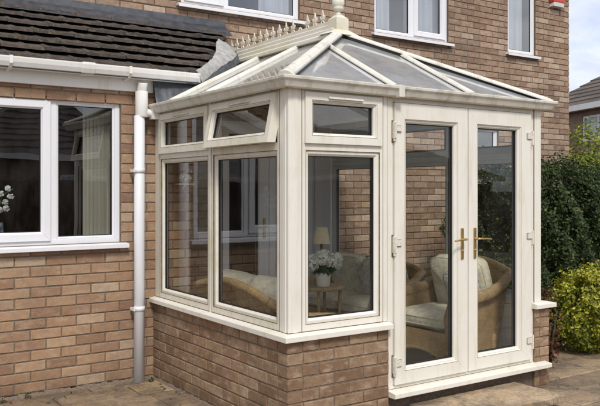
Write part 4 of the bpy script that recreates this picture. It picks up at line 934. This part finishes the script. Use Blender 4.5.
shrub('golden_shrub', 'rounded golden yellow green shrub on the patio edge in front of the dark hedge', (4.05, .60, .43), .50, .42, .41, 13000, .036, 'leaf_gold')
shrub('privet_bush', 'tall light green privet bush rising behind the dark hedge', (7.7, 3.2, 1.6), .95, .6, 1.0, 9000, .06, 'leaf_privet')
shrub('red_leaf_plant', 'thin reddish green plant climbing behind the right corner pillar', (3.02, .40, .38), .10, .12, .36, 700, .035, 'leaf_red', 'plant')
shrub('low_plant', 'small green plant growing at the foot of the hedge', (3.72, .95, .3), .28, .2, .28, 1800, .04, 'leaf_hedge', 'plant')
# ================================================================ FAR HOUSE (right background)
def ray(px, depth):
    u = (px - CX) / FPX; y = R(34.3); return (CAM.x + depth * (math.sin(y) + u * math.cos(y)), CAM.y + depth * (math.cos(y) - u * math.sin(y)))
def bungalow(name, label, A, ang, length, depth, zE, zR, wall_mat='far_brick', wins=(), tile=.3, over=.35, base=0.0):
    """A corner, u direction at angle ang, v = depth direction to the left of u"""
    t = thing(name, label, 'house', (A[0], A[1], 0))
    u = Vector((math.cos(ang), math.sin(ang), 0)); v = Vector((-math.sin(ang), math.cos(ang), 0))
    def M(a, b_, z): p = Vector((A[0], A[1], 0)) + u * a + v * b_; return (p.x, p.y, z)
    mb = MB(M); 
    for a, b_, c, d in wall_cells(0, length, base, zE, [(w_[0], w_[1], w_[2], w_[3]) for w_ in wins]): mb.box(a, b_, 0, .2, c, d)
    mb.box(0, .2, .2, depth, base, zE); mb.box(length - .2, length, .2, depth, base, zE); mb.box(.2, length - .2, depth - .2, depth, base, zE); mb.build('wall', wall_mat, t)
    mb = MB(M); o = over; pr = (zR - zE) / (depth / 2 + o)
    rows = int(math.hypot(depth / 2 + o, zR - zE) / tile)
    for side in range(4):
        for i in range(rows):
            t0, t1 = i / rows, (i + 1) / rows; lift = .04
            for s0, s1 in [(k / 1, (k + 1) / 1) for k in range(1)]:
                h = depth / 2 + o
                def pt(t_, e_):  # e_ 0..1 along eave, at slope fraction t_
                    if side in (0, 2):
                        a0, a1 = -o + h * t_, length + o - h * t_; a = a0 + (a1 - a0) * e_; b_ = -o + h * t_ if side == 0 else depth + o - h * t_
                    else:
                        b0, b1 = -o + h * t_, depth + o - h * t_; b_ = b0 + (b1 - b0) * e_; a = -o + h * t_ if side == 3 else length + o - h * t_
                    return a, b_
                m_ = 24
                for k in range(m_):
                    e0, e1 = k / m_, (k + 1) / m_
                    z0, z1 = zE + (zR - zE) * t0, zE + (zR - zE) * t1
                    p0, p1, p2, p3 = pt(t0, e0), pt(t0, e1), pt(t1, e1), pt(t1, e0)
                    mb.grid([(*p0, z0 + lift), (*p1, z0 + lift), (*p2, z1), (*p3, z1), (*p0, z0 - .02), (*p1, z0 - .02)], [(0, 1, 2, 3), (4, 5, 1, 0)], 0, random.random())
    mb.build('roof', 'neighbour_tile', t, recalc=False)
    mb = MB(M); mitre(MB(M), 0, 1, 0, 1, .1, 0, 1)
    for a0, a1, b0, b1 in ((-o, length + o, -o - .03, -o), (-o, length + o, depth + o, depth + o + .03), (-o - .03, -o, -o, depth + o), (length + o, length + o + .03, -o, depth + o)): mb.box(a0, a1, b0, b1, zE - .17, zE + .03)
    mb.box(-o, length + o, -o, depth + o, zE - .15, zE - .13); mb.build('fascia', 'gutter_white', t)
    for w_ in wins:
        fr = MB(lambda a, z, n: M(a, -n, z)); gp = MB(lambda a, z, n: M(a, -n, z)); a0, a1, z0, z1 = w_[:4]
        mitre(fr, a0, a1, z0, z1, .07, -.12, -.03); nl = w_[4]
        for i in range(1, nl): c = a0 + (a1 - a0) * i / nl; fr.box(c - .04, c + .04, z0 + .07, z1 - .07, -.12, -.03)
        gp.face([(a0, z0, -.08), (a1, z0, -.08), (a1, z1, -.08), (a0, z1, -.08)]); o_ = fr.build('window', 'upvc_white', t); gp.build('pane', 'glass_house', o_, recalc=False)
        cu = MB(lambda a, z, n: M(a, -n, z)); cu.box(a0, a1, z0, z1, -.36, -.32); cu.build('net_screen', 'net_curtain', o_)
    return t
Ax = ray(542, 30.0); dv_ = (-(.373), -(.928)); ang = math.atan2(dv_[1], dv_[0])
# facade must face the camera (its outward side is -v)
bungalow('neighbour_house', 'brown tiled neighbouring house with white fascia seen past the brick house corner', Ax, ang, 12.0, 8.0, 4.56, 7.6, wins=[(2.75, 4.6, 3.3, 4.2, 2), (7, 8.8, 3.3, 4.2, 2)], tile=.32)
# houses and fence behind the viewer, which the panes mirror
bungalow('rear_neighbour_house', 'brown roofed low brick bungalow behind the garden fence, mirrored in the door panes', (24.0, -19.5), R(180), 13.0, 8.0, 2.1, 4.35, wins=[(3, 4.8, 0.8, 1.7, 2), (8, 9.6, 0.8, 1.7, 2)], tile=.4)
bungalow('rear_neighbour_house', 'taller dark roofed brick house behind the garden fence, mirrored in the left window', (9.5, -19.5), R(180), 7.2, 8.0, 2.8, 5.9, wins=[(2, 3.8, 1.0, 2.1, 2)], tile=.4)
fe = thing('garden_fence', 'brown close-boarded timber fence across the back of the garden', 'fence', (3, -9.2, 0))
mb = MB(); x = -9.0
while x < 12: mb.box(x, x + .115, -9.2 - .01, -9.2 + .008 + .01 * random.random(), .05, 1.78 + random.uniform(-.01, .01), 0, random.random()); x += .12
mb.build('boards', 'fence_wood', fe)
for i in range(12): mb = MB(); mb.box(-9 + 1.83 * i, -8.9 + 1.83 * i, -9.32, -9.215, 0, 1.85); mb.build('post', 'fence_wood', fe)

for x, y in ((-1.27, 1.96), (-1.05, 1.985), (-0.08, 1.93)):
    o = shrub('weed', {0: 'small green weed at the foot of the tan wall, cut by the left edge', 1: 'tiny weed growing from the joint under the white casement window', 2: 'tiny weed in the corner beside the white downpipe'}[[-1.27, -1.05, -0.08].index(x)], (x, y, .025), .05 if x < -1.2 else .022, .025, .03, 60 if x < -1.2 else 20, .022, 'leaf_plant', 'weed')

mb = MB()
for _ in range(60):
    q = random.random()
    if q < .35: x, y = random.uniform(-1.4, -.05), 1.98 - abs(random.gauss(0, .12))
    elif q < .6: x, y = -.05 - abs(random.gauss(0, .1)), random.uniform(.8, 2.0)
    else: x, y = random.uniform(2.4, 5.0), random.uniform(-1.2, 1.2)
    leafquad(mb, (x, y, .026), Vector((random.uniform(-.3, .3), random.uniform(-.3, .3), 1)), random.uniform(.012, .035), 0, random.random(), .6)
o = mb.build('fallen_leaves', 'leaf_red', recalc=False); o['kind'] = 'stuff'; o['label'] = 'small dry leaves scattered on the brown paving'; o['category'] = 'leaves'
